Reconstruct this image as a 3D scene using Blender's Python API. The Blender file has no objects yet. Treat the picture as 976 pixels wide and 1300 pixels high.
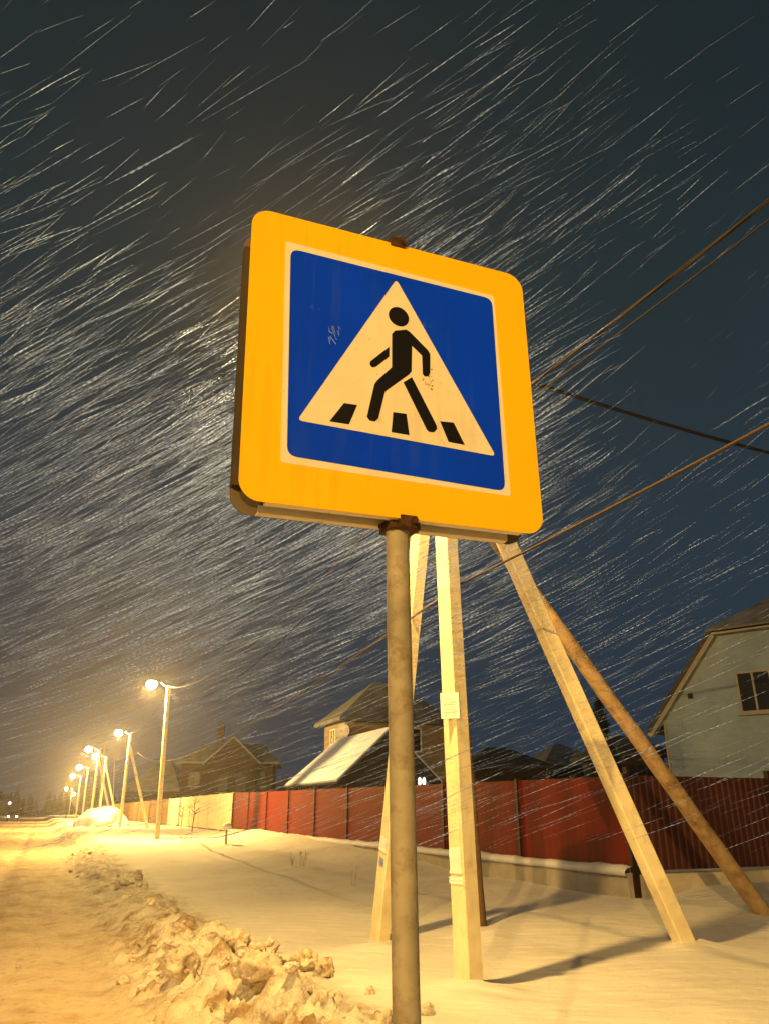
import bpy, bmesh, math, random
import numpy as np
from mathutils import Vector, Matrix, noise
random.seed(7); rng = np.random.default_rng(11)
C = bpy.context.scene.collection
sc = bpy.context.scene
R = math.radians

# ------------------------------------------------------------------ camera
F, CX, CY = 960.0, 488.0, 650.0            # focal length in photo pixels (976 x 1300)
EYE = 1.5
PITCH = math.atan(380 / F)
cd = bpy.data.cameras.new('camera'); cam = bpy.data.objects.new('camera', cd); C.objects.link(cam)
cd.sensor_fit = 'VERTICAL'; cd.sensor_height = 36; cd.sensor_width = 27; cd.lens = 36 * F / 1300
cd.clip_start = 0.05; cd.clip_end = 6000
cam.location = (0, 0, EYE); cam.rotation_euler = (R(90) + PITCH, 0, 0)
sc.camera = cam

# ------------------------------------------------------------------ world, dim night sky
W = bpy.data.worlds.new('World'); sc.world = W; W.use_nodes = True
nt = W.node_tree; nt.nodes.clear()
out = nt.nodes.new('ShaderNodeOutputWorld'); bg = nt.nodes.new('ShaderNodeBackground')
sky = nt.nodes.new('ShaderNodeTexSky'); sky.sky_type = 'NISHITA'; sky.sun_disc = False
sky.sun_elevation = R(-4.5); sky.sun_rotation = R(70); sky.air_density = 1.2; sky.dust_density = 2
tc = nt.nodes.new('ShaderNodeTexCoord'); sep = nt.nodes.new('ShaderNodeSeparateXYZ')
nz = nt.nodes.new('ShaderNodeTexNoise'); nz.inputs['Scale'].default_value = 2.2; nz.inputs['Detail'].default_value = 5
ad = nt.nodes.new('ShaderNodeMath'); ad.operation = 'MULTIPLY_ADD'; ad.inputs[1].default_value = 0.30; 
ad2 = nt.nodes.new('ShaderNodeMath'); ad2.operation = 'SUBTRACT'; ad2.inputs[1].default_value = 0.15
rp = nt.nodes.new('ShaderNodeValToRGB')
rp.color_ramp.elements[0].position = 0.0; rp.color_ramp.elements[0].color = (0.020, 0.040, 0.068, 1)
rp.color_ramp.elements[1].position = 0.92; rp.color_ramp.elements[1].color = (0.0085, 0.0165, 0.0200, 1)
e = rp.color_ramp.elements.new(0.30); e.color = (0.020, 0.037, 0.055, 1)
e = rp.color_ramp.elements.new(0.58); e.color = (0.014, 0.028, 0.034, 1)
sk = nt.nodes.new('ShaderNodeMixRGB'); sk.blend_type = 'ADD'; sk.inputs[0].default_value = 0.05
nt.links.new(tc.outputs['Generated'], sep.inputs[0]); nt.links.new(tc.outputs['Generated'], nz.inputs['Vector'])
nt.links.new(nz.outputs['Fac'], ad.inputs[0]); nt.links.new(sep.outputs['Z'], ad.inputs[2])
nt.links.new(ad.outputs[0], ad2.inputs[0]); nt.links.new(ad2.outputs[0], rp.inputs[0])
nt.links.new(rp.outputs[0], sk.inputs[1]); nt.links.new(sky.outputs[0], sk.inputs[2])
nt.links.new(sk.outputs[0], bg.inputs[0]); bg.inputs[1].default_value = 1.0
nt.links.new(bg.outputs[0], out.inputs[0])
sl = bpy.data.lights.new('night_glow', 'SUN'); sl.energy = 0.10; sl.angle = R(60); sl.color = (0.62, 0.78, 1.0)
so = bpy.data.objects.new('night_glow', sl); C.objects.link(so); so.rotation_euler = (R(55), 0, R(-40))

# ------------------------------------------------------------------ exposure
vs = sc.view_settings; vs.view_transform = 'Standard'; vs.look = 'None'; vs.gamma = 1; vs.use_curve_mapping = False
vs.exposure = 0.02
sc.render.engine = 'CYCLES'; sc.cycles.use_denoising = True
sc.cycles.max_bounces = 6; sc.cycles.volume_bounces = 0; sc.cycles.caustics_reflective = False; sc.cycles.caustics_refractive = False
sc.cycles.sample_clamp_indirect = 4
SODIUM = (1.0, 0.61, 0.165)
P_NEAR, P_BACK, P_ROW = 2600, 33000, 8500
HAZE = 0.0008

# ------------------------------------------------------------------ helpers
cp, sp_ = math.cos(PITCH), math.sin(PITCH)
U = Vector((-0.389, 0.921, 0)).normalized()       # along the road, away
N = Vector((U.y, -U.x, 0))                        # to the right of the road
def SV(s, v, z=0.0): return Vector((U.x * s + N.x * v, U.y * s + N.y * v, z))
def ray(px, py):
    d = (py - CY) / F
    return Vector(((px - CX) / F, cp + d * sp_, sp_ - d * cp))
def P(px, py, Y):
    r = ray(px, py); r *= Y / r.y
    return Vector((r.x, r.y, r.z + EYE))
def sstep(x, a, b):
    t = min(1, max(0, (x - a) / (b - a))); return t * t * (3 - 2 * t)
def NZ(x, y, z=0.0): return noise.noise(Vector((x, y, z)))
def ground_sv(s, v):
    far = sstep(s, 12, 45)
    road = 0.024 * NZ(s * .7, v * 2.4) + 0.018 * NZ(s * 2.6, v * 5) - 0.05 * math.exp(-((v + 0.55 + .15 * NZ(s * .15, 3)) / .22) ** 2) \
        - 0.05 * math.exp(-((v + 2.3 + .15 * NZ(s * .15, 9)) / .25) ** 2)
    if s < 25:
        road += 0.014 * NZ(s * 7, v * 9, 2) * sstep(25 - s, 0, 8)
    field = 0.20 + 0.30 * far + 0.11 * NZ(s * .25 + 5, v * .37) + 0.03 * NZ(s * .6, v * .5, 4) + .01 * NZ(s * 1.7, v * 1.4, 8)
    k = sstep(v, 1.0, 2.5 + .3 * NZ(s * .4, 7))
    z = road * (1 - k) + field * k
    vr = 1.62 + .22 * NZ(s * .45, 1.3) + .12 * NZ(s * 1.6, 4.4)
    dv = v - vr
    w = (.55 if dv < 0 else .42)
    g = math.exp(-(dv / w) ** 2)
    amp = (.25 + .13 * NZ(s * .7, 8.1)) * (1 - .5 * sstep(s, 8, 16))
    z += amp * g
    if g > .02 and s < 70:
        a = Vector((s * 3.4, v * 3.4, 0)); b = Vector((s * 8.2, v * 8.2, 3)); c = Vector((s * 19, v * 19, 1))
        d1 = noise.voronoi(a)[0]; d2 = noise.voronoi(b)[0]; d3 = noise.voronoi(Vector((s * 17, v * 17, 5)))[0]
        lump = (0.55 - d1[0]) * .26 + (0.5 - d2[0]) * .15 + (.5 - d3[0]) * .055 + .045 * noise.noise(c) + .02 * noise.noise(c * 2.3)
        z += lump * min(1, g * 1.6) * (1 - .62 * sstep(s, 7, 13)) * (.45 + 1.1 * max(0, .5 + NZ(s * .8, v * 1.1, 6)))
    z += .30 * sstep(v, 7.0, 8.8) * sstep(s, 15, 24) * (1 - .8 * sstep(s, 35, 42))
    # a drift that buries the foot of the side fence, and a long low furrow in the near field
    z += 0.16 * sstep(v, 9.2, 10.4) * (1 - far)
    z += -0.07 * math.exp(-((s - (3.4 + .45 * (v - 3))) / .5) ** 2) * sstep(v, 2.6, 3.4)
    x_, y_ = U.x * s + N.x * v, U.y * s + N.y * v
    for bx_, by_ in POLE_FEET:
        r2 = (x_ - bx_) ** 2 + (y_ - by_) ** 2
        if r2 < 2: z += .075 * math.exp(-r2 / .10) * (1 + .6 * NZ(x_ * 5, y_ * 5, 3))
    return z
POLE_FEET = [(-.05, 8.75), (.66, 6.9), (3.15, 8.85), (1.1, 9.85), (4.95, 11.1)]
def H(x, y):
    return ground_sv(U.x * x + U.y * y, N.x * x + N.y * y)
def on_ground(px, py, lo=2.0, hi=140):
    r = ray(px, py); t = lo
    while t < hi:
        q = r * t
        if EYE + q.z <= H(q.x, q.y): break
        t += .02 + t * .002
    q = r * t
    return Vector((q.x, q.y, H(q.x, q.y)))
def G(p): return Vector((p.x, p.y, H(p.x, p.y)))

def tag(o, label=None, cat=None, group=None, kind=None):
    if label: o['label'] = label
    if cat: o['category'] = cat
    if group: o['group'] = group
    if kind: o['kind'] = kind
    return o
def empty(name, loc, label, cat, group=None, rz=0):
    o = bpy.data.objects.new(name, None); C.objects.link(o); o.location = loc; o.rotation_euler.z = rz
    o.empty_display_size = .2
    bpy.context.view_layer.update()
    return tag(o, label, cat, group)
def link(name, me, m, parent=None, smooth=False, world=True):
    o = bpy.data.objects.new(name, me); C.objects.link(o)
    if m is not None and not me.materials: me.materials.append(m)
    if smooth:
        for p in me.polygons: p.use_smooth = True
    if parent is not None:
        o.parent = parent
        if world:
            bpy.context.view_layer.update()
            o.matrix_parent_inverse = parent.matrix_world.inverted()
    return o
class MB:
    """collects shapes in world coordinates; build() links them as one mesh object"""
    def __init__(s): s.bm = bmesh.new()
    def quad(s, *pts):
        return s.bm.faces.new([s.bm.verts.new(p) for p in pts])
    def box(s, c, ax, ay, az, sx, sy, sz):
        c = Vector(c); vs_ = []
        for k in (-.5, .5):
            for j in (-.5, .5):
                for i in (-.5, .5):
                    vs_.append(s.bm.verts.new(c + Vector(ax) * i * sx + Vector(ay) * j * sy + Vector(az) * k * sz))
        for f in ((0, 2, 3, 1), (4, 5, 7, 6), (0, 1, 5, 4), (2, 6, 7, 3), (0, 4, 6, 2), (1, 3, 7, 5)):
            s.bm.faces.new([vs_[i] for i in f])
        return s
    def aabox(s, c, sx, sy, sz, rz=0):
        a = Vector((math.cos(rz), math.sin(rz), 0)); b = Vector((-a.y, a.x, 0))
        return s.box(c, a, b, Vector((0, 0, 1)), sx, sy, sz)
    def tube(s, pts, rad, seg=10, caps=True, jitter=0):
        pts = [Vector(p) for p in pts]; rings = []
        if not hasattr(rad, '__len__'): rad = [rad] * len(pts)
        for i, p in enumerate(pts):
            d = (pts[min(i + 1, len(pts) - 1)] - pts[max(i - 1, 0)]).normalized()
            a = d.cross(Vector((0, 0, 1)) if abs(d.z) < .9 else Vector((1, 0, 0))).normalized(); b = d.cross(a)
            ring = []
            for k in range(seg):
                t = 2 * math.pi * k / seg
                r = rad[i] * (1 + jitter * NZ(k * 1.3, i * .35, 2))
                ring.append(s.bm.verts.new(p + (a * math.cos(t) + b * math.sin(t)) * r))
            rings.append(ring)
        for i in range(len(rings) - 1):
            for k in range(seg):
                s.bm.faces.new((rings[i][k], rings[i][(k + 1) % seg], rings[i + 1][(k + 1) % seg], rings[i + 1][k]))
        if caps:
            s.bm.faces.new(rings[0][::-1]); s.bm.faces.new(rings[-1])
        return s
    def sqbar(s, a, b, w0, d0, w1, d1, xdir, bev=.012):
        """tapered rectangular bar with chamfered edges from a to b"""
        a, b = Vector(a), Vector(b); dz = (b - a).normalized()
        x = Vector(xdir); x = (x - dz * x.dot(dz)).normalized(); y = dz.cross(x)
        rings = []
        n = 24
        for i in range(n + 1):
            t = i / n; p = a.lerp(b, t); w = (w0 + (w1 - w0) * t) / 2; d = (d0 + (d1 - d0) * t) / 2
            ring = []
            for sx, sy, f in ((1, 1, 0), (1, 1, 1), (-1, 1, 1), (-1, 1, 0), (-1, -1, 0), (-1, -1, 1), (1, -1, 1), (1, -1, 0)):
                if (sx * sy > 0): px_, py_ = (sx * (w if f == 0 else w - bev), sy * (d - bev if f == 0 else d))
                else: px_, py_ = (sx * (w - bev if f == 1 else w), sy * (d if f == 1 else d - bev))
                j = .0025
                ring.append(s.bm.verts.new(p + x * (px_ + j * NZ(i * .9, sx * 3, sy)) + y * (py_ + j * NZ(i * .9, sy * 5, 3 + sx))))
            rings.append(ring)
        for i in range(n):
            for k in range(8):
                s.bm.faces.new((rings[i][k], rings[i][(k + 1) % 8], rings[i + 1][(k + 1) % 8], rings[i + 1][k]))
        s.bm.faces.new(rings[0][::-1]); s.bm.faces.new(rings[-1])
        return s
    def prism(s, poly, o, ax, ay, az, depth):
        """polygon (a,b) in plane ax,ay extruded along az by depth (centred)"""
        o = Vector(o); ax, ay, az = Vector(ax), Vector(ay), Vector(az)
        f = [s.bm.verts.new(o + ax * a + ay * b + az * depth / 2) for a, b in poly]
        g = [s.bm.verts.new(o + ax * a + ay * b - az * depth / 2) for a, b in poly]
        s.bm.faces.new(f); s.bm.faces.new(g[::-1]); n = len(poly)
        for i in range(n): s.bm.faces.new((f[i], g[i], g[(i + 1) % n], f[(i + 1) % n]))
        return s
    def slab(s, pts, th):
        """thick slab below a planar polygon of world points"""
        pts = [Vector(p) for p in pts]
        nrm = (pts[1] - pts[0]).cross(pts[2] - pts[0]).normalized()
        if nrm.z < 0: pts = pts[::-1]; nrm = -nrm
        f = [s.bm.verts.new(p) for p in pts]; g = [s.bm.verts.new(p - nrm * th) for p in pts]
        s.bm.faces.new(f); s.bm.faces.new(g[::-1]); n = len(pts)
        for i in range(n): s.bm.faces.new((f[i], g[i], g[(i + 1) % n], f[(i + 1) % n]))
        return s
    def ico(s, c, r, sub=2, sc_=(1, 1, 1), nz_=0, seed=0, fq=2.0):
        ret = bmesh.ops.create_icosphere(s.bm, subdivisions=sub, radius=1)
        for v in ret['verts']:
            k = 1 + nz_ * (NZ(v.co.x * fq + seed, v.co.y * fq, v.co.z * fq) + .5 * NZ(v.co.x * fq * 2.4, v.co.y * fq * 2.4 + seed, v.co.z * fq * 2.4))
            v.co = Vector(c) + Vector((v.co.x * sc_[0], v.co.y * sc_[1], v.co.z * sc_[2])) * r * k
        return s
    def build(s, name, m, parent=None, smooth=False):
        bmesh.ops.recalc_face_normals(s.bm, faces=s.bm.faces)
        me = bpy.data.meshes.new(name); s.bm.to_mesh(me); s.bm.free()
        return link(name, me, m, parent, smooth)

# ------------------------------------------------------------------ materials
def mat(name, col, rough=.8, var=.15, scale=6, bump=0.0, bscale=30, metal=0, spec=.3, dark=None, dscale=2, dmin=.55, dmax=.7):
    m = bpy.data.materials.new(name); m.use_nodes = True; t = m.node_tree; b = t.nodes['Principled BSDF']
    b.inputs['Roughness'].default_value = rough; b.inputs['Metallic'].default_value = metal
    b.inputs['Specular IOR Level'].default_value = spec
    tc_ = t.nodes.new('ShaderNodeTexCoord'); n = t.nodes.new('ShaderNodeTexNoise')
    n.inputs['Scale'].default_value = scale; n.inputs['Detail'].default_value = 6
    t.links.new(tc_.outputs['Object'], n.inputs['Vector'])
    r = t.nodes.new('ShaderNodeValToRGB')
    r.color_ramp.elements[0].position = .3; r.color_ramp.elements[1].position = .72
    r.color_ramp.elements[0].color = [max(0, c * (1 - var)) for c in col] + [1]
    r.color_ramp.elements[1].color = [min(1, c * (1 + var)) for c in col] + [1]
    t.links.new(n.outputs['Fac'], r.inputs[0]); last = r.outputs[0]
    if dark:
        n2 = t.nodes.new('ShaderNodeTexNoise'); n2.inputs['Scale'].default_value = dscale; n2.inputs['Detail'].default_value = 8
        n2.inputs['Roughness'].default_value = .7
        t.links.new(tc_.outputs['Object'], n2.inputs['Vector'])
        mr = t.nodes.new('ShaderNodeMapRange'); mr.inputs[1].default_value = dmin; mr.inputs[2].default_value = dmax
        t.links.new(n2.outputs['Fac'], mr.inputs[0])
        mx = t.nodes.new('ShaderNodeMixRGB'); mx.inputs[2].default_value = (*dark, 1)
        t.links.new(mr.outputs[0], mx.inputs[0]); t.links.new(last, mx.inputs[1]); last = mx.outputs[0]
    t.links.new(last, b.inputs['Base Color'])
    if bump:
        n3 = t.nodes.new('ShaderNodeTexNoise'); n3.inputs['Scale'].default_value = bscale; n3.inputs['Detail'].default_value = 7
        t.links.new(tc_.outputs['Object'], n3.inputs['Vector'])
        bp = t.nodes.new('ShaderNodeBump'); bp.inputs['Strength'].default_value = 1; bp.inputs['Distance'].default_value = bump
        t.links.new(n3.outputs['Fac'], bp.inputs['Height']); t.links.new(bp.outputs[0], b.inputs['Normal'])
    return m
def brick_mat(name, col, mortar, scale=4):
    m = mat(name, col, .9, .2, 3); t = m.node_tree; b = t.nodes['Principled BSDF']
    br = t.nodes.new('ShaderNodeTexBrick'); br.inputs['Scale'].default_value = scale
    br.inputs['Color1'].default_value = (*col, 1); br.inputs['Color2'].default_value = (*[c * .7 for c in col], 1); br.inputs['Mortar'].default_value = (*mortar, 1)
    tc_ = t.nodes['Texture Coordinate']; mp = t.nodes.new('ShaderNodeMapping'); mp.inputs['Rotation'].default_value = (R(90), 0, R(20))
    t.links.new(tc_.outputs['Object'], mp.inputs[0]); t.links.new(mp.outputs[0], br.inputs['Vector']); t.links.new(br.outputs[0], b.inputs['Base Color'])
    return m
def emit(name, col, st):
    m = bpy.data.materials.new(name); m.use_nodes = True; b = m.node_tree.nodes['Principled BSDF']
    b.inputs['Base Color'].default_value = (.8, .8, .8, 1); b.inputs['Emission Color'].default_value = (*col, 1); b.inputs['Emission Strength'].default_value = st
    return m
M = {}
M['snow'] = mat('fresh_snow', (.70, .69, .70), .75, .03, 1.2, .010, 14, spec=.25)
M['bank'] = mat('ploughed_snow', (.68, .60, .50), .8, .10, 4, .02, 22, spec=.2, dark=(.46, .34, .21), dscale=3.2, dmin=.50, dmax=.78)
M['road'] = mat('trodden_road_snow', (.62, .50, .36), .7, .12, 1.6, .018, 16, spec=.2, dark=(.42, .29, .16), dscale=1.1, dmin=.46, dmax=.75)
M['clod'] = mat('snow_clod', (.74, .66, .53), .85, .2, 5, .02, 25, dark=(.22, .13, .055), dscale=5, dmin=.40, dmax=.66)
M['yellow'] = mat('yellow_film', (1.0, .52, .006), .6, .03, 2.5, .0004, 60, dark=(.62, .24, .01), dscale=16, dmin=.70, dmax=.85, spec=.12)
M['cream'] = mat('reflective_white_film', (.80, .72, .55), .5, .05, 9, dark=(.50, .40, .24), dscale=30, dmin=.60, dmax=.85)
M['blue'] = mat('blue_film', (.001, .045, .85), .55, .10, 3, spec=.1, dark=(.05, .12, .55), dscale=14, dmin=.66, dmax=.8)
M['black'] = mat('black_film', (.006, .006, .007), .5, .2, 9)
M['steel'] = mat('zinc_sheet', (.72, .68, .56), .55, .10, 5, dark=(.30, .19, .10), dscale=8, dmin=.60, dmax=.75)
M['rearsteel'] = mat('grey_rear_sheet', (.14, .11, .075), .6, .15, 5, dark=(.16, .10, .06), dscale=8)
M['sheet_back'] = mat('painted_sheet_back', (.06, .045, .03), .7, .2, 6)
M['post'] = mat('weathered_steel_pipe', (.36, .32, .245), .75, .22, 9, .0012, 70, metal=.25, dark=(.19, .14, .09), dscale=13, dmin=.5, dmax=.72)
M['rust'] = mat('rusty_clamp', (.09, .045, .02), .8, .35, 22, .002, 60, metal=.3, dark=(.02, .012, .01), dscale=20)
M['concrete'] = mat('pole_concrete', (.78, .68, .45), .85, .10, 5, .003, 45, dark=(.60, .50, .33), dscale=7, dmin=.52, dmax=.74)
M['wood'] = mat('weathered_pole_wood', (.36, .245, .125), .85, .25, 7, .006, 40, dark=(.16, .09, .04), dscale=5, dmin=.48, dmax=.7)
M['darkwood'] = mat('tarred_pole_wood', (.12, .07, .035), .85, .25, 7, .006, 40)
M['red'] = mat('red_brown_sheet', (.16, .015, .008), .7, .08, .8, dark=(.14, .016, .008), dscale=1.6, dmin=.5, dmax=.75, spec=.1)
M['redshade'] = mat('shaded_red_sheet', (.045, .012, .010), .7, .1, .8, spec=.25)  # side fence: its shade is put into this darker sheet colour
M['fpost'] = mat('dark_fence_post', (.030, .012, .010), .6, .2, 5)
M['plinth'] = mat('plinth_concrete', (.42, .37, .29), .9, .15, 4, .006, 30)
M['creamfence'] = mat('cream_fence', (.72, .63, .45), .7, .08, .7, dark=(.55, .46, .30), dscale=1.3)
M['brownfence'] = mat('brown_fence', (.26, .15, .07), .8, .2, 1.5)
M['cable'] = mat('cable_sheath', (.13, .095, .065), .8, .1, 9)
M['frontcable'] = mat('brown_cable', (.03, .022, .018), .9, .1, 9, spec=.05)
M['darkcable'] = mat('black_cable', (.008, .008, .009), .6, .1, 9)
M['paper'] = mat('paper', (.85, .80, .78), .7, .05, 20)
M['ink'] = mat('faded_print', (.72, .52, .45), .7, .1, 20)
M['bluepaper'] = mat('blue_sticker', (.25, .30, .62), .7, .3, 20)
M['tape'] = mat('white_tape', (.85, .84, .82), .5, .05, 20)
M['siding'] = mat('pale_blue_siding', (.26, .33, .42), .7, .07, 1.5, dark=(.22, .285, .365), dscale=2)
M['trim'] = mat('roof_trim', (.30, .28, .24), .7, .1, 3)
M['roofdark'] = mat('dark_roof', (.05, .045, .045), .7, .2, 3)
M['roofsnow'] = mat('roof_snow', (.54, .62, .80), .8, .06, 1.2, .02, 5)
M['thinsnow'] = mat('thin_snow_on_roof', (.15, .155, .165), .8, .3, 1.6, dark=(.06, .055, .055), dscale=1.3)
M['glass'] = mat('dark_window_glass', (.012, .015, .02), .4, .1, 3, spec=.25)
M['winframe'] = mat('window_frame', (.62, .60, .54), .6, .05, 3)
M['beige'] = brick_mat('beige_brick', (.36, .26, .14), (.28, .23, .16), 2.2)
M['darkgable'] = mat('dark_gable_boards', (.035, .028, .024), .8, .25, 2)
M['brick'] = brick_mat('brown_brick', (.045, .026, .016), (.04, .03, .022), 2.2)
M['bark'] = mat('sapling_bark', (.16, .10, .05), .9, .2, 9)
M['weed'] = mat('dry_weed', (.32, .22, .10), .9, .2, 9)
M['needle'] = mat('dark_needles', (.022, .034, .026), .8, .4, 3)
M['farwood'] = mat('distant_wood', (.03, .03, .028), .9, .3, .3)
M['lamphouse'] = mat('lamp_housing', (.30, .29, .27), .5, .1, 6, metal=.4)
M['bulb'] = emit('lit_sodium_glass', (1.0, .72, .34), 40)
M['bulbnear'] = emit('lit_sodium_glass_near', (1.0, .72, .34), 25)
M['headlight'] = emit('lit_headlight', (1.0, .93, .86), 14)
M['wlamp'] = emit('lit_wall_lamp', (1.0, .97, .9), 2.0)
M['carpaint'] = mat('dark_car_paint', (.05, .012, .012), .35, .1, 3, spec=.5)
M['rubber'] = mat('rubber', (.02, .02, .02), .9, .1, 3)
# corrugation seams of the fences come from geometry; siding boards as a fine bump
def streaks(m, col, amount):
    t = m.node_tree; b = t.nodes['Principled BSDF']; src = b.inputs['Base Color'].links[0].from_socket
    mp = t.nodes.new('ShaderNodeMapping'); mp.inputs['Scale'].default_value = (34, 34, 2.2); n = t.nodes.new('ShaderNodeTexNoise'); n.inputs['Detail'].default_value = 5; n.inputs['Scale'].default_value = 1
    t.links.new(t.nodes['Texture Coordinate'].outputs['Object'], mp.inputs[0]); t.links.new(mp.outputs[0], n.inputs['Vector'])
    n2 = t.nodes.new('ShaderNodeTexNoise'); n2.inputs['Scale'].default_value = 2.6; n2.inputs['Detail'].default_value = 4; t.links.new(t.nodes['Texture Coordinate'].outputs['Object'], n2.inputs['Vector'])
    a = t.nodes.new('ShaderNodeMapRange'); a.inputs[1].default_value = .5; a.inputs[2].default_value = .78; t.links.new(n.outputs['Fac'], a.inputs[0])
    c = t.nodes.new('ShaderNodeMapRange'); c.inputs[1].default_value = .42; c.inputs[2].default_value = .68; c.inputs[4].default_value = amount; t.links.new(n2.outputs['Fac'], c.inputs[0])
    mu = t.nodes.new('ShaderNodeMath'); mu.operation = 'MULTIPLY'; t.links.new(a.outputs[0], mu.inputs[0]); t.links.new(c.outputs[0], mu.inputs[1])
    mx = t.nodes.new('ShaderNodeMixRGB'); mx.inputs[2].default_value = (*col, 1); t.links.new(mu.outputs[0], mx.inputs[0]); t.links.new(src, mx.inputs[1]); t.links.new(mx.outputs[0], b.inputs['Base Color'])
streaks(M['yellow'], (.55, .24, .02), .55); streaks(M['blue'], (.03, .08, .50), .45); streaks(M['cream'], (.55, .44, .28), .5)
streaks(M['concrete'], (.42, .34, .20), .75); streaks(M['post'], (.15, .115, .075), .8); streaks(M['red'], (.13, .012, .007), .6); streaks(M['siding'], (.13, .18, .23), .6)
def boards(m, axis_scale, strength):
    t = m.node_tree; b = t.nodes['Principled BSDF']; wv = t.nodes.new('ShaderNodeTexWave'); wv.bands_direction = 'Z'
    wv.wave_profile = 'SAW'; wv.inputs['Scale'].default_value = axis_scale; bp = t.nodes.new('ShaderNodeBump'); bp.inputs['Distance'].default_value = strength
    t.links.new(t.nodes['Texture Coordinate'].outputs['Object'], wv.inputs['Vector']); t.links.new(wv.outputs['Fac'], bp.inputs['Height']); t.links.new(bp.outputs[0], b.inputs['Normal'])
boards(M['siding'], 1.6, .02)
def snow_blend():
    m = bpy.data.materials.new('snow_surface'); m.use_nodes = True; t = m.node_tree; b = t.nodes['Principled BSDF']
    b.inputs['Roughness'].default_value = .75; b.inputs['Specular IOR Level'].default_value = .2
    L = t.links.new
    def nd(ty, **k):
        n = t.nodes.new(ty)
        for a, v in k.items(): setattr(n, a, v)
        return n
    def noise_(sc_, det=6, rough=.55):
        n = nd('ShaderNodeTexNoise'); n.inputs['Scale'].default_value = sc_; n.inputs['Detail'].default_value = det; n.inputs['Roughness'].default_value = rough
        L(tcn.outputs['Object'], n.inputs['Vector']); return n.outputs['Fac']
    def rng_(x, a, b_, c=0, d=1):
        n = nd('ShaderNodeMapRange', interpolation_type='SMOOTHSTEP'); n.inputs[1].default_value = a; n.inputs[2].default_value = b_; n.inputs[3].default_value = c; n.inputs[4].default_value = d
        L(x, n.inputs[0]); return n.outputs[0]
    def mul(a, b_):
        n = nd('ShaderNodeMath', operation='MULTIPLY'); L(a, n.inputs[0])
        if hasattr(b_, 'links'): L(b_, n.inputs[1])
        else: n.inputs[1].default_value = b_
        return n.outputs[0]
    def add_(a, b_):
        n = nd('ShaderNodeMath', operation='ADD'); L(a, n.inputs[0])
        if hasattr(b_, 'links'): L(b_, n.inputs[1])
        else: n.inputs[1].default_value = b_
        return n.outputs[0]
    def mix(f, a, b_):
        n = nd('ShaderNodeMixRGB'); L(f, n.inputs[0])
        for i, c in ((1, a), (2, b_)):
            if hasattr(c, 'links'): L(c, n.inputs[i])
            else: n.inputs[i].default_value = (*c, 1)
        return n.outputs[0]
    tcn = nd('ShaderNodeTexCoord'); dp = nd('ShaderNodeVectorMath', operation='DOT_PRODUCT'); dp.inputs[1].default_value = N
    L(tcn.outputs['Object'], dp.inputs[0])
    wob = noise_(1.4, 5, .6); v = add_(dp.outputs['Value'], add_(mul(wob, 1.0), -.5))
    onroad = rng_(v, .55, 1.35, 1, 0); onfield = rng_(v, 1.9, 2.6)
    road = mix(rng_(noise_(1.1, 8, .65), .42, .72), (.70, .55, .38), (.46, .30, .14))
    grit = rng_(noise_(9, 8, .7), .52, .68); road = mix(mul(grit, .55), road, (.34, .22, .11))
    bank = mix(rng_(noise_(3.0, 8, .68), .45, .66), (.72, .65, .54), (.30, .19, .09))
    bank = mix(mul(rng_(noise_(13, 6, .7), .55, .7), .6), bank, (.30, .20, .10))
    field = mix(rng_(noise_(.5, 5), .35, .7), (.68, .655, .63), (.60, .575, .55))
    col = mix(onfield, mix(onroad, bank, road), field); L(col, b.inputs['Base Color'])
    rough_h = add_(mul(noise_(11, 8, .65), .045), mul(noise_(45, 4, .6), .012))
    wm = nd('ShaderNodeMapping'); wm.inputs['Rotation'].default_value = (0, 0, R(35)); wm.inputs['Scale'].default_value = (1.2, 5.5, 1); L(tcn.outputs['Object'], wm.inputs[0])
    wn = nd('ShaderNodeTexNoise'); wn.inputs['Scale'].default_value = 1.6; wn.inputs['Detail'].default_value = 5; L(wm.outputs[0], wn.inputs['Vector'])
    soft_h = add_(add_(mul(noise_(2.2, 5), .035), mul(wn.outputs['Fac'], .03)), mul(noise_(70, 3), .004))
    hm_ = nd('ShaderNodeMix'); L(onfield, hm_.inputs[0]); L(rough_h, hm_.inputs[2]); L(soft_h, hm_.inputs[3])
    bp = nd('ShaderNodeBump'); bp.inputs['Distance'].default_value = 1; bp.inputs['Strength'].default_value = 1
    L(hm_.outputs[0], bp.inputs['Height']); L(bp.outputs[0], b.inputs['Normal'])
    return m
M['snowmix'] = snow_blend()
# flakes: snow lets light through, so half of it leaves on the far side
fm = bpy.data.materials.new('snowflake'); fm.use_nodes = True; t = fm.node_tree; t.nodes.clear()
fo = t.nodes.new('ShaderNodeOutputMaterial'); fa = t.nodes.new('ShaderNodeBsdfDiffuse'); fb = t.nodes.new('ShaderNodeBsdfTranslucent'); fx = t.nodes.new('ShaderNodeMixShader')
for n_ in (fa, fb): n_.inputs['Color'].default_value = (.36, .48, .88, 1)
t.links.new(fa.outputs[0], fx.inputs[1]); t.links.new(fb.outputs[0], fx.inputs[2]); t.links.new(fx.outputs[0], fo.inputs['Surface'])
M['flake'] = fm

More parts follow.
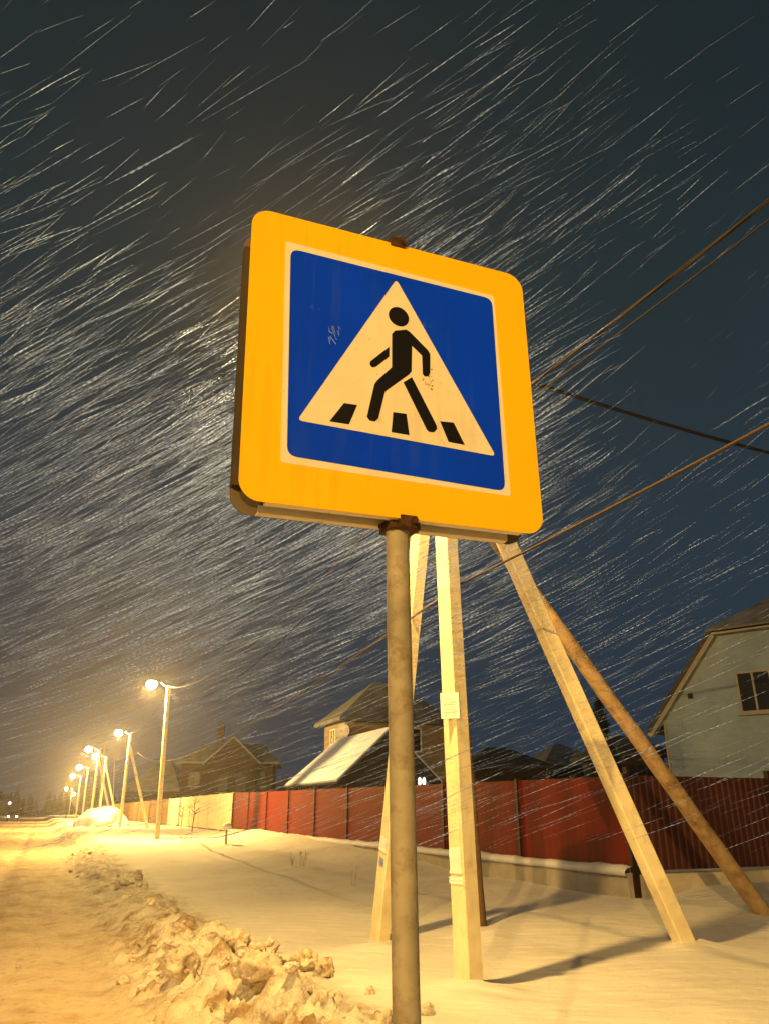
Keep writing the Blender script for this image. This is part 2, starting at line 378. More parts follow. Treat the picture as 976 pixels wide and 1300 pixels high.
# ------------------------------------------------------------------ ground
def sheet(name, svals, vvals, m, fn):
    vs_ = []; fs = []
    nv = len(vvals)
    for s in svals:
        for v in vvals:
            z = fn(s, v); p = SV(s, v, z); vs_.append(p)
    for i in range(len(svals) - 1):
        for j in range(nv - 1):
            a = i * nv + j; fs.append((a, a + 1, a + nv + 1, a + nv))
    me = bpy.data.meshes.new(name); me.from_pydata(vs_, [], fs)
    o = link(name, me, m, None, True); tag(o, kind='structure'); return o
def geo(a, b, step, growth):
    r = [a]
    while r[-1] < b: r.append(r[-1] + step); step *= growth
    r[-1] = b; return r
SVALS = list(np.arange(-25, 2.6, .6)) + geo(2.6, 9, .03, 1.0)[:-1] + geo(9, 420, .03, 1.022)
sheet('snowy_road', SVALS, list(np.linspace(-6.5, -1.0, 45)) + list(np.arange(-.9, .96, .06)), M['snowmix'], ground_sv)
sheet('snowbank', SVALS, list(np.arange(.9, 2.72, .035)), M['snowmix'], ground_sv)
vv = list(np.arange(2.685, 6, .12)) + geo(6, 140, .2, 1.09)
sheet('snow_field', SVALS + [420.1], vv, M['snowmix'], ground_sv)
sheet('snow_verge', SVALS[::4] + [420], geo(6.45, 160, .3, 1.15)[::-1] and [-q for q in geo(6.45, 160, .3, 1.15)][::-1], M['snow'],
      lambda s, v: .004 + ground_sv(s, v) + .35 * sstep(-v, 6.4, 7.6) * (1 + .4 * NZ(s * .5, v * .5)))
g_ = MB(); g_.quad((-3000, -3000, -.35), (3000, -3000, -.35), (3000, 3000, -.35), (-3000, 3000, -.35))
tag(g_.build('ground', M['snow']), kind='structure')

# ------------------------------------------------------------------ the crossing sign
def pnp():
    S = .95
    Pm = np.array([[319, 263], [662, 353], [692, 678], [301, 631]], float)
    src = np.array([[-.5, .5], [.5, .5], [.5, -.5], [-.5, -.5]]) * S
    q = (Pm - [CX, CY]) / F; q[:, 1] *= -1; A = []
    for (u, v), (x, y) in zip(src, q):
        A.append([u, v, 1, 0, 0, 0, -x * u, -x * v, -x]); A.append([0, 0, 0, u, v, 1, -y * u, -y * v, -y])
    h = np.linalg.svd(np.array(A))[2][-1].reshape(3, 3)
    if h[2, 2] < 0: h = -h
    k = 2 / (np.linalg.norm(h[:, 0]) + np.linalg.norm(h[:, 1])); h = h * k
    return h
Hm = pnp(); Hi = np.linalg.inv(Hm)
def cw(v): return Vector((v[0], v[2] * cp - v[1] * sp_, v[2] * sp_ + v[1] * cp))
SX = cw(Hm[:, 0]).normalized(); SYv = cw(Hm[:, 1]); SC = cw(Hm[:, 2]) + Vector((0, 0, EYE))
SNn = SX.cross(SYv).normalized(); SY = SNn.cross(SX).normalized()   # SNn points at the viewer's side
def sp(zx, zy):
    """plan position on the sign of a point measured in the enlarged photo"""
    px, py = 280 + zx / 2.3238, 240 + zy / 2.3238
    r = Hi @ np.array([(px - CX) / F, -(py - CY) / F, 1]); return (r[0] / r[2], r[1] / r[2])
def rrect(w, h, r, n=8):
    pts = []
    for cx_, cy_, a0 in ((w / 2 - r, h / 2 - r, 0), (-w / 2 + r, h / 2 - r, 90), (-w / 2 + r, -h / 2 + r, 180), (w / 2 - r, -h / 2 + r, 270)):
        for k in range(n + 1):
            a = R(a0 + 90 * k / n); pts.append((cx_ + r * math.cos(a), cy_ + r * math.sin(a)))
    return pts
def rpoly(pts, r, n=5):
    """round the corners of a polygon"""
    out_ = []; m_ = len(pts)
    for i in range(m_):
        p = Vector((*pts[i], 0)); a = (Vector((*pts[i - 1], 0)) - p).normalized(); b = (Vector((*pts[(i + 1) % m_], 0)) - p).normalized()
        half = a.angle(b) / 2; d = r / math.tan(half)
        p0, p1 = p + a * d, p + b * d
        for k in range(n + 1):
            t_ = k / n; q = p0 * (1 - t_) ** 2 + p * 2 * t_ * (1 - t_) + p1 * t_ ** 2; out_.append((q.x, q.y))
    return out_
def stroke(a, b, w, r0=True, r1=True, n=8):
    """bar with rounded ends"""
    a = Vector((*a, 0)); b = Vector((*b, 0)); d = (b - a).normalized(); p = Vector((-d.y, d.x, 0)); h = w / 2; o_ = []
    if r1: o_ += [b + d * h * math.cos(t_) + p * h * math.sin(t_) for t_ in np.linspace(-math.pi / 2, math.pi / 2, n)]
    else: o_ += [b - p * h, b + p * h]
    if r0: o_ += [a - d * h * math.cos(t_) + p * h * math.sin(t_) for t_ in np.linspace(math.pi / 2, -math.pi / 2, n)]
    else: o_ += [a + p * h, a - p * h]
    return [(q.x, q.y) for q in o_]
PIPE_BACK = -.062
post_dir = (SY * 1.0 + SX * 0.0).normalized()
pb_top = SC + SNn * PIPE_BACK + SX * .008
foot_dir = Vector((pb_top.x + .045, pb_top.y + .02, 0))
base = Vector((0, 0, 0))
sgn_bottom = pb_top - SY * .475
# the pipe stands nearly upright below the shield
pipe_foot = P(516, 1300, sgn_bottom.y + .012); 
dirp = (pipe_foot - sgn_bottom).normalized()
kk = (sgn_bottom.z - 0.05) / -dirp.z
pipe_base = sgn_bottom + dirp * kk
sign = empty('crossing_sign', G(pipe_base), 'large square yellow-framed blue pedestrian crossing sign on a steel post in front', 'road sign')
m_ = MB(); m_.tube([pipe_base, pipe_base.lerp(sgn_bottom, .5), sgn_bottom, pb_top + SY * .485], .0335, 28); m_.build('post', M['post'], sign, True)
def shield(name, zface, flip):
    s_ = -1 if flip else 1
    mb = MB(); mb.prism(rrect(.95, .95, .06, 10), SC + SNn * (zface - s_ * .0015), SX, SY, SNn, .003)
    return mb.build(name, M['yellow'], sign)
front = shield('front_panel', 0, False); rear = shield('rear_panel', -.124, True); rear.data.materials[0] = M['rearsteel']
for par, z0 in ((front, -.0165), (rear, -.1075)):
    for ax, ay, ln in ((SX, SY, .80), (SX, -SY, .80), (SY, SX, .80), (SY, -SX, .80)):
        if par is front and ax is SY: continue
        mb = MB(); mb.box(SC + ay * .4735 + SNn * z0, ax, ay, SNn, ln, .003, .027)
        mb.box(SC + ay * .463 + SNn * (z0 - .0137 if par is front else z0 + .0137), ax, ay, SNn, ln, .022, .0025)
        mb.build('edge_flange', M['steel'] if ax is SX else M['sheet_back'], par)
mb = MB(); mb.prism(rrect(.90, .90, .05), SC + SNn * -.0045, SX, SY, SNn, .002); mb.build('panel_back', M['sheet_back'], front)
mb = MB(); mb.prism(rrect(.90, .90, .05), SC + SNn * -.1195, SX, SY, SNn, .002); mb.build('panel_back', M['sheet_back'], rear)
def decal(name, poly, z, m, par=front, lab=None):
    mb = MB(); mb.prism(poly, SC + SNn * (z + .0004), SX, SY, SNn, .0008); o = mb.build(name, m, par)
    if lab: o['label'] = lab
    return o
qq = [sp(188, 155), sp(806, 318), sp(858, 905), sp(175, 803)]
decal('white_border', rpoly(qq, .012), .0004, M['cream'])
qq = [sp(203, 178), sp(800, 328), sp(841, 890), sp(194, 783)]
decal('blue_field', rpoly(qq, .030), .0016, M['blue'])
decal('white_triangle', rpoly([sp(516, 270), sp(224, 681), sp(812, 788)], .010), .0028, M['cream'])
Z_ = .0040
man = MB()
def add(poly, dz=0): man.prism(poly, SC + SNn * (Z_ + .0004 + dz), SX, SY, SNn, .0008 )
hc = sp(523, 380); add([(hc[0] + .0345 * math.cos(t_), hc[1] + .0345 * math.sin(t_)) for t_ in np.linspace(0, 2 * math.pi, 40)[:-1]])
PS = lambda L: [sp(a, b) for a, b in L]
# torso with the leading arm, then the bent leg, the trailing leg and the rear arm
add(PS([(503, 430), (512, 421), (545, 418), (556, 425), (609, 478), (616, 490), (616, 545), (611, 554), (600, 555), (594, 547), (592, 494), (562, 465), (561, 540), (553, 549), (483, 598),
        (464, 676), (454, 686), (438, 683), (430, 672), (452, 577), (460, 566), (503, 528)]))
add(PS([(537, 572), (562, 557), (635, 697), (637, 708), (628, 718), (612, 716), (606, 709)]))
add(PS([(495, 468), (495, 496), (456, 526), (445, 528), (438, 519), (440, 510)]))
man.build('walking_figure', M['black'], front)
for L in ([(362, 632), (401, 638), (377, 694), (319, 685)], [(507, 659), (546, 664), (555, 726), (502, 717)], [(646, 686), (686, 690), (719, 755), (671, 746)]):
    decal('crossing_stripe', PS(L), Z_, M['black'])
# scuffs on the blue film, dirt under the figure's hand
sc_m = MB()
for i in range(16):
    a = sp(330 + random.uniform(-16, 16), 428 + random.uniform(-24, 26)); b = (a[0] + random.uniform(-.004, .01), a[1] - random.uniform(.004, .022))
    sc_m.prism(stroke(a, b, random.uniform(.0008, .0022), n=4), SC + SNn * (.0028 + .0002 * (i % 3)), SX, SY, SNn, .0004)
sc_m.build('scuff_mark', mat('scuffed_film', (.20, .30, .62), .6, .2, 30), front)
sc_m = MB()
for i in range(26):
    a = sp(612 + random.gauss(0, 8), 572 + random.gauss(0, 14)); rr_ = random.uniform(.0008, .0032)
    sc_m.prism([(a[0] + rr_ * math.cos(t_) * random.uniform(.6, 1.3), a[1] + rr_ * math.sin(t_)) for t_ in np.linspace(0, 6.28, 8)[:-1]], SC + SNn * (Z_ + .0003), SX, SY, SNn, .0004)
RS = mat('rust_stain', (.30, .12, .04), .8, .3, 30)
sc_m.build('rust_stain', RS, front)
for zx, zy in ((657, 750), (650, 741), (460, 548), (585, 630), (690, 770), (470, 560)):
    a = sp(zx, zy); mb = MB(); rr_ = random.uniform(.0015, .0032)
    mb.prism([(a[0] + rr_ * math.cos(t_) * random.uniform(.7, 1.2), a[1] + rr_ * math.sin(t_) * random.uniform(.7, 1.2)) for t_ in np.linspace(0, 6.28, 9)[:-1]], SC + SNn * (Z_ + .0003), SX, SY, SNn, .0004)
    mb.build('rust_spot', RS, front)
# clamps round the pipe at the top and bottom edge
for sgn_, px in ((1, .004), (-1, .016)):
    c = SC + SY * (.482 * sgn_) + SX * px
    mb = MB(); mb.box(c + SNn * -.012, SX, SY, SNn, .050, .034, .036); mb.box(c + SNn * -.062, SX, SY, SNn, .094, .030, .010 + .075)
    mb.tube([c + SNn * .002 + SX * .012, c + SNn * .022 + SX * .012], .011, 6); mb.tube([c + SNn * -.07 - SX * .062, c + SNn * -.07 + SX * .062], .008, 6)
    mb.build('clamp', M['rust'], sign)

# ------------------------------------------------------------------ poles of the nearby cluster
yawd = Vector((math.cos(R(38)), math.sin(R(38)), 0))
def sunk(b, t, d=.5): return b + (b - t).normalized() * d
def cpole(name, bpx, tpx, topY, w, label, cat, xd):
    b = on_ground(*bpx); t_ = P(*tpx, topY)
    e_ = empty(name, b, label, cat)
    mb = MB(); mb.sqbar(sunk(b, t_), t_, w, w, w * .92, w * .92, xd); mb.build('shaft', M['concrete'], e_)
    return e_, b, t_
EB, Bb, Bt = cpole('concrete_pole', (595, 1243), (553, 430), 7.05, .172, 'upright square concrete utility pole carrying the small white notice plate', 'utility pole', yawd)
EA, Ab, At = cpole('concrete_strut', (482, 1193), (556, 452), 7.35, .168, 'concrete strut leaning right, partly hidden behind the sign post', 'pole strut', yawd)
ECc, Cb, Ct = cpole('concrete_strut', (866, 1192), (548, 478), 7.35, .172, 'concrete strut leaning left, its foot in snow before the dark side fence', 'pole strut', Vector((math.cos(R(20)), math.sin(R(20)), 0)))
mb = MB(); mb.box(Bt + (Bb - Bt).normalized() * .42, U, N, Vector((0, 0, 1)), .34, .30, .06); mb.build('steel_bracket', M['lamphouse'], EB); mb = MB(); mb.box(Bt + (Bb - Bt).normalized() * .7, U, N, Vector((0, 0, 1)), .34, .30, .05)
mb.build('steel_bracket', M['lamphouse'], EB)
def wpole(name, bpx, tpx, topY, r0, r1, label, m, cat):
    b = on_ground(*bpx); t_ = P(*tpx, topY); e_ = empty(name, b, label, cat)
    mb = MB(); b2 = sunk(b, t_); n = 26
    L = [b2.lerp(t_, i / n) + Vector((.014 * NZ(i * .4, 3), .014 * NZ(i * .4, 9), 0)) for i in range(n + 1)]
    mb.tube(L, [r0 + (r1 - r0) * i / n for i in range(n + 1)], 14, True, .07); mb.build('shaft', m, e_, True)
    return e_, b, t_
EW, Wb, Wt = wpole('wooden_pole', (609, 1176), (559, 585), 9.0, .085, .07, 'dark round wooden pole standing close behind the concrete pole', M['darkwood'], 'utility pole')
ED, Db, Dt = wpole('wooden_strut', (966, 1158), (575, 612), 8.9, .115, .085, 'weathered round wooden strut slanting down to the right edge', M['wood'], 'pole strut')
# little items fixed on the poles
def along(b, t_, py):
    """point of the line b-t at photo row py"""
    best = min((abs(proj(b.lerp(t_, k / 600))[1] - py), k) for k in range(601)); return b.lerp(t_, best[1] / 600)
def proj(p):
    d = p - Vector((0, 0, EYE)); zc = d.y * cp + d.z * sp_; yc = -d.y * sp_ + d.z * cp
    return (CX + F * d.x / zc, CY - F * yc / zc)
bd = (Bt - Bb).normalized(); fx_ = (yawd - bd * yawd.dot(bd)).normalized(); fy_ = bd.cross(fx_)
# faces of the pole: the one with normal -fx (left) and -fy (right)
pc = along(Bb, Bt, 898)
pn = (Vector((0, 0, EYE)) - pc); pn = (pn - bd * pn.dot(bd)).normalized(); pr = bd.cross(pn) * -1
if pr.x < 0: pr = -pr
plate = empty('notice_plate', pc, 'small white square notice plate fixed half way up the concrete pole', 'notice plate')
cc_ = pc + pn * .130 - pr * .045
mb = MB(); mb.box(cc_, pr, bd, pn, .165, .225, .004); mb.build('plate', M['paper'], plate)
for i in range(6):
    mb = MB(); wln = .115 if i % 3 else .07
    mb.box(cc_ + pn * .0026 + bd * (.055 - .022 * i) - pr * (.0 if i % 3 else .01), pr, bd, pn, wln, .006, .001); mb.build('print_line', M['ink'], plate)
mb = MB(); mb.box(pc + pn * .105, pr, bd, pn, .03, .03, .045); mb.build('spacer', M['lamphouse'], plate)
def flap(name, b, t_, py, h, label, m, off=0, wd=.12, left=True, cat='paper'):
    c0 = along(b, t_, py); d = (t_ - b).normalized(); x = (yawd - d * yawd.dot(d)).normalized(); y = d.cross(x)
    nrm = -x if left else -y; tx = y if left else x
    mb = MB(); n = 5
    for i in range(n):
        k0, k1 = i / n - .5, (i + 1) / n - .5
        w0, w1 = wd / 2 * (1 + .3 * NZ(i, h * 9)), wd / 2 * (1 + .3 * NZ(i + 1, h * 9))
        o0 = nrm * (.0885 + .006 * abs(NZ(i, 4.2))); o1 = nrm * (.0885 + .006 * abs(NZ(i + 1, 4.2)))
        q = [c0 + o0 + d * k0 * h + tx * (-w0 + off), c0 + o0 + d * k0 * h + tx * (w0 + off), c0 + o1 + d * k1 * h + tx * (w1 + off), c0 + o1 + d * k1 * h + tx * (-w1 + off)]
        mb.quad(*q)
    o = mb.build(name, m); mod = o.modifiers.new('thick', 'SOLIDIFY'); mod.thickness = .002; mod.offset = 0
    tag(o, label, cat); return o
flap('paper_notice', Bb, Bt, 1092, .20, 'torn white paper notice stuck low on the concrete pole', M['paper'], 0, .14)
flap('tape_scrap', Bb, Bt, 1117, .05, 'short strip of white tape below the torn paper on the concrete pole', M['tape'], 0, .17, cat='tape')
flap('paper_notice', Ab, At, 1070, .16, 'torn white paper on the left leaning concrete strut', M['paper'], 0, .12)
flap('sticker', Ab, At, 1092, .09, 'small bluish sticker under the white paper on the leaning strut', M['bluepaper'], 0, .08, cat='sticker')

# ------------------------------------------------------------------ street lamps
def lamp(base_, top, head, watt, label, group, m=M['bulb'], pole=True, wid=.19, rb=.15, name='street_lamp', radius=.14):
    e_ = empty(name, base_, label, 'street lamp', group)
    if pole:
        mb = MB(); mb.sqbar(base_ - Vector((0, 0, .4)), top, wid, wid, wid * .8, wid * .8, Vector((1, .5, 0)), .02); mb.build('pole', M['concrete'], e_)
    mid = top.lerp(head, .5) + Vector((0, 0, .12))
    hd = (head - top); hd.z = 0; hd.normalize()
    mb = MB(); mb.tube([top - Vector((0, 0, .5)), top + Vector((0, 0, -.05)) + hd * .08, mid, head + Vector((0, 0, .14)) - hd * .15], .028, 8); mb.build('arm', M['lamphouse'], e_, True)
    side = hd.cross(Vector((0, 0, 1)))
    mb = MB(); mb.ico(head + Vector((0, 0, .10)), 1, 3, (.17, .17, .08))
    for v in mb.bm.verts:
        if v.co.z < head.z + .07: v.co.z = head.z + .07
    mb.box(head - hd * .2 + Vector((0, 0, .11)), hd, side, Vector((0, 0, 1)), .26, .14, .09)
    mb.build('lamp_housing', M['lamphouse'], e_, True)
    mb = MB(); mb.ico(head - Vector((0, 0, .02)), rb, 3, (1, 1, .85)); mb.build('lamp_glass', m, e_, True)
    ld = bpy.data.lights.new('lamp_light', 'POINT'); ld.energy = watt; ld.color = SODIUM; ld.shadow_soft_size = radius
    lo = bpy.data.objects.new('lamp_light', ld); C.objects.link(lo); lo.location = head - Vector((0, 0, rb * .85 + .10)); lo.parent = e_
    bpy.context.view_layer.update(); lo.matrix_parent_inverse = e_.matrix_world.inverted()
    return e_
near_head = Vector((-.75, 5.75, 6.05))
lamp(Bb.lerp(Bt, .9), Bt - Vector((.08, .08, .25)), near_head, P_NEAR, 'street lamp on an arm from the top of the nearest concrete pole', 'street lamps along the road', M['bulbnear'], pole=False, name='street_lamp', radius=.08)
bk = G(Vector((-8.1, -21.4, 0)))
lamp(bk, bk + Vector((0, 0, 7.6)), bk + Vector((1.5, .6, 7.5)), P_BACK, 'street lamp on the other side of the road, behind the place the photo was taken', 'street lamps along the road', M['bulbnear'], radius=.12)
cpl = G(Vector((6.5, -5.9, 0)))
ep = empty('utility_pole', cpl, 'plain concrete pole behind the viewer that takes up the overhead cables', 'utility pole')
mb = MB(); mb.sqbar(cpl - Vector((0, 0, .4)), cpl + Vector((0, 0, 6)), .18, .18, .16, .16, Vector((1, .5, 0))); mb.build('shaft', M['concrete'], ep)
HZ = 6.6
rows = [(193, 868, 'nearest of the lit street lamps seen down the road, left of the brick house'),
        (151, 930, 'second lit street lamp down the road, its pole with a slanting strut'),
        (113, 951, 'third lit street lamp down the road, left of the close pair'),
        (122, 960, 'fourth lit street lamp, right of the close pair of lamps'),
        (101, 974, 'fifth lit street lamp down the road, left of the close pair'),
        (93, 985, 'sixth lit street lamp, over the far yellow sign'),
        (85, 1001, 'seventh lit street lamp, below the far yellow sign'),
        (94, 1008, 'farthest small lit street lamp by the vanishing point')]
for i, (px, py, lab) in enumerate(rows):
    r = ray(px, py); k = (HZ - EYE) / r.z; hp = Vector((r.x * k, r.y * k, HZ))
    if k > 200: 
        k = 200; hp = Vector((r.x * k, r.y * k, EYE + r.z * k))
    arm = .72 + .10 * i
    tp = hp + N * arm + Vector((0, 0, -.05))
    b = G(tp)
    if i == 0:
        b = on_ground(200, 1065)
    lamp(b, tp, hp, P_ROW, lab, 'street lamps along the road', rb=.23 + .035 * i, radius=.06)
    if i in (1, 2, 3):
        st = empty('concrete_strut', G(b + N * 1.9 + U * (-.4 + i * .3)), ['', 'thin concrete strut propping the second lit street lamp', 'concrete strut propping the third lit street lamp', 'concrete strut propping the fourth lit street lamp'][i], 'pole strut')
        q = Vector(st.location); t2 = b.lerp(tp, .88)
        mb = MB(); mb.sqbar(q - Vector((0, 0, .3)), t2, .19, .19, .16, .16, N); mb.build('shaft', M['concrete'], st)
for px, py, tpy, tx, lab in ((126, 1028, 948, 133, 'plain concrete pole without lamp, left of the second street lamp'), (144, 1034, 962, 146, 'short plain pole between the heap and the brown fence')):
    b = on_ground(px, py); e_ = empty('utility_pole', b, lab, 'utility pole', 'plain poles down the road'); t_ = P(tx, tpy, b.y)
    mb = MB(); mb.sqbar(b - Vector((0, 0, .4)), t_, .22, .22, .17, .17, N); mb.build('shaft', M['concrete'], e_)
    mb = MB(); mb.box(t_ - Vector((0, 0, .35)), N, U, Vector((0, 0, 1)), 1.5, .09, .09); mb.build('crossarm', M['lamphouse'], e_)

# ------------------------------------------------------------------ overhead cables
def cable(name, pts, r, m, label, sag=.0, n=40, ropes=1, cat='cable', group='overhead cables'):
    mb = MB(); allp = []
    for j in range(len(pts) - 1):
        a, b = Vector(pts[j]), Vector(pts[j + 1]); sg = sag[j] if isinstance(sag, (list, tuple)) else sag
        for i in range(n + (1 if j == len(pts) - 2 else 0)):
            k = i / n; p = a.lerp(b, k); p.z -= 4 * sg * k * (1 - k); allp.append(p)
    for q in range(ropes):
        if ropes == 1: L = allp
        else: L = [p + Vector((math.cos(i * .55 + q * 6.283 / ropes), 0, math.sin(i * .55 + q * 6.283 / ropes))) * r * 1.05 for i, p in enumerate(allp)]
        mb.tube(L, r, 8)
    o = mb.build(name, m, None, True); tag(o, label, cat, group); return o
bp_ = bk + Vector((0, 0, 0))
l1 = P(216, 872, 33.2); l2 = P(167, 930, 54.6)
att = along(Bb, Bt, 566) + Vector((.10, -.1, 0))
cable('overhead_cable', [(6.5, -5.95, 5.45), att], .0065, M['frontcable'], 'upper twisted cable bundle from behind the sign up to the right edge', [.38], 80, 3)
cable('overhead_cable', [att, l1, l2], .011, M['cable'], 'pale cable hanging between the tops of the lit lamp poles down the road', [.75, .5], 60, 1)
cable('overhead_cable', [(6.5, -5.9, 5.25), att - Vector((0, 0, .14)), l1 - Vector((0, 0, .25))], .006, M['frontcable'], 'thin cable running just under the twisted cable bundle', [.33, 1.1], 60, 1)
att2 = along(Bb, Bt, 738) + Vector((.12, .08, 0))
cable('overhead_cable', [(6.5, -5.9, 4.12), att2], .011, mat('grey_brown_cable', (.07, .05, .04), .9, .1, 9, spec=.05), 'lower single cable running right of the sign below the dark wire', [.20], 60, 1)
cable('overhead_cable', [att2, P(175, 955, 54.4)], .013, M['cable'], 'low cable sagging over the roofs from the concrete pole to the second lamp pole', [1.05], 60, 1)
cable('overhead_cable', [Bt - Vector((0, 0, .3)), P(676, 486, 6.95), P(976, 575, 8.55), (12.6, 12.4, 6.0), (26, 19, 7.5)], .021, M['darkcable'], 'black wire sloping down to the right edge beside the sign', [.0, .03, .04, 0], 30, 1)

# ------------------------------------------------------------------ fences
CORNER = Vector((4.0, 13.4, 0))
zl_top, zl_bot = P(803, 985, 13.4).z, P(803, 1104, 13.4).z
def fence_z(s):
    k = s / 29.8; return zl_bot + (.66 - zl_bot) * k, zl_top + (2.36 - zl_top) * k
def panel(s0, s1, org, d, nrm, zf, par, m, period=.14, depth=.022, name='panel', first=0):
    vs_ = []; fs = []; x = s0
    prof = ((0, 0), (.38, 0), (.5, 1), (.88, 1)); cols = []
    k = 0
    while x < s1:
        for f_, h_ in prof:
            xx = x + f_ * period
            if xx < s1: cols.append((xx, h_ * depth))
        x += period
    cols.append((s1, 0))
    for xx, h_ in cols:
        zb, zt = zf(xx); p = org + d * xx + nrm * h_
        vs_ += [(p.x, p.y, zb), (p.x, p.y, zt)]
    for i in range(len(cols) - 1): fs.append((2 * i, 2 * i + 2, 2 * i + 3, 2 * i + 1))
    me = bpy.data.meshes.new(name); me.from_pydata(vs_, [], fs)
    o = link(name, me, m, par); md = o.modifiers.new('thick', 'SOLIDIFY'); md.thickness = .003; md.offset = 0; return o
def fence(name, org, d, nrm, spans, step, zf, m, pm, label, over=.03, plinth=True, postw=.07, cap=True, deep=.6, extra=0, per=.14, dpt=.022):
    e_ = empty(name, G(org), label, 'fence')
    for i in range(spans):
        panel(i * step + .035, (i + 1) * step - .035, org, d, nrm, zf, e_, m, per, dpt)
    for i in range(spans + 1):
        zb, zt = zf(i * step); p = org + d * (i * step)
        mb = MB(); mb.box((p.x, p.y, (zb + zt + over + extra) / 2 - deep / 2), d, nrm, Vector((0, 0, 1)), postw, .09, zt - zb + over + extra + deep); mb.build('post', pm, e_)
    L = spans * step
    for fr in (.15, .85):
        a, b = org - nrm * .035, org + d * L - nrm * .035
        z0, z1 = zf(0), zf(L)
        a.z = z0[0] + (z0[1] - z0[0]) * fr; b.z = z1[0] + (z1[1] - z1[0]) * fr
        mb = MB(); mb.sqbar(a, b, .03, .05, .03, .05, nrm, .004); mb.build('rail', pm, e_)
    if plinth:
        n = int(L / .25); mb = MB(); rows_ = []
        for i in range(n + 1):
            s = L * i / n; zb = zf(s)[0] - .05; p = org + d * s
            rows_.append([mb.bm.verts.new((p + nrm * o_).to_tuple()[:2] + (z_,)) for o_, z_ in ((.13, zb - .75), (.13, zb - .02), (.11, zb), (-.11, zb), (-.11, zb - .75))])
        for i in range(n):
            for k in range(4): mb.bm.faces.new((rows_[i][k], rows_[i + 1][k], rows_[i + 1][k + 1], rows_[i][k + 1]))
        mb.bm.faces.new(rows_[0]); mb.bm.faces.new(rows_[-1][::-1])
        mb.build('plinth', M['plinth'], e_)
    if cap:
        n = int(L / .12); mb = MB(); rows_ = []
        for i in range(n + 1):
            s = L * i / n; zb = zf(s)[0] - .05; p = org + d * s
            hh = .085 + .035 * NZ(s * .9, 5) + .02 * NZ(s * 3, 1); ww = .19 + .06 * NZ(s * .7, 3) + .025 * NZ(s * 2.6, 9)
            pts_ = ((.03, -.0), (.03, hh * 1.15), (.07, hh), (ww * .8, hh * .75), (ww, hh * .25), (ww * .93, -.045), (.135, -.05))
            rows_.append([mb.bm.verts.new((p + nrm * o_).to_tuple()[:2] + (zb + .002 + z_,)) for o_, z_ in pts_])
        for i in range(n):
            for k in range(6): mb.bm.faces.new((rows_[i][k], rows_[i + 1][k], rows_[i + 1][k + 1], rows_[i][k + 1]))
        mb.build('snow_cap', M['snow'], e_, True)
    return e_
fence('metal_fence', CORNER, U, -N, 9, 29.8 / 9, fence_z, M['red'], M['fpost'], 'long red-brown corrugated metal fence with dark posts, brightly lit', per=.20, dpt=.0008)
cz = lambda s: (zl_bot - .02, zl_top + .01)
fence('metal_fence', CORNER + N * .06, N, -U, 5, 3.2, cz, M['redshade'], M['fpost'], 'ribbed red-brown fence section with shade painted in, below the pale blue house', extra=.10, cap=False)
z2 = lambda s: (.60, 2.38)
fence('cream_fence', CORNER + U * 29.95, U, -N, 7, 3.15, z2, M['creamfence'], M['creamfence'], 'cream coloured fence beyond the far end of the red fence', plinth=True, cap=False)
fence('brown_fence', CORNER + U * 52.2, U, -N, 9, 3.4, z2, M['brownfence'], M['brownfence'], 'brown fence behind the street lamps, beyond the cream fence', plinth=False, cap=False)
fence('far_fence', CORNER + U * 83.2, U, -N, 14, 4, z2, M['brownfence'], M['brownfence'], 'farthest low brown fence near the vanishing point of the road', plinth=False, cap=False)

# ------------------------------------------------------------------ houses
UPZ = Vector((0, 0, 1))
def window(par, c, ax, nrm, w, h, n=2, fw=.07, fm=None):
    mb = MB(); 
    for s_ in (-1, 1): mb.box(c + ax * s_ * (w / 2 - fw / 2) + nrm * .03, ax, UPZ, nrm, fw, h, .08)
    for s_ in (-1, 1): mb.box(c + UPZ * s_ * (h / 2 - fw / 2) + nrm * .03, ax, UPZ, nrm, w - 2 * fw, fw, .08)
    for i in range(1, n): mb.box(c + ax * (-w / 2 + w * i / n) + nrm * .028, ax, UPZ, nrm, fw * .8, h - 2 * fw, .07)
    o = mb.build('window', fm or M['winframe'], par)
    mb = MB(); mb.box(c + nrm * .015, ax, UPZ, nrm, w - fw, h - fw, .02); g = mb.build('pane', M['glass'], par)
    bpy.context.view_layer.update(); mw = g.matrix_world.copy(); g.parent = o; g.matrix_parent_inverse = o.matrix_world.inverted(); g.matrix_world = mw
    mb = MB(); mb.box(c - UPZ * (h / 2 + .03) + nrm * .07, ax, UPZ, nrm, w + .14, .05, .16); g = mb.build('sill', M['trim'], par)
    bpy.context.view_layer.update(); mw = g.matrix_world.copy(); g.parent = o; g.matrix_parent_inverse = o.matrix_world.inverted(); g.matrix_world = mw
    return o
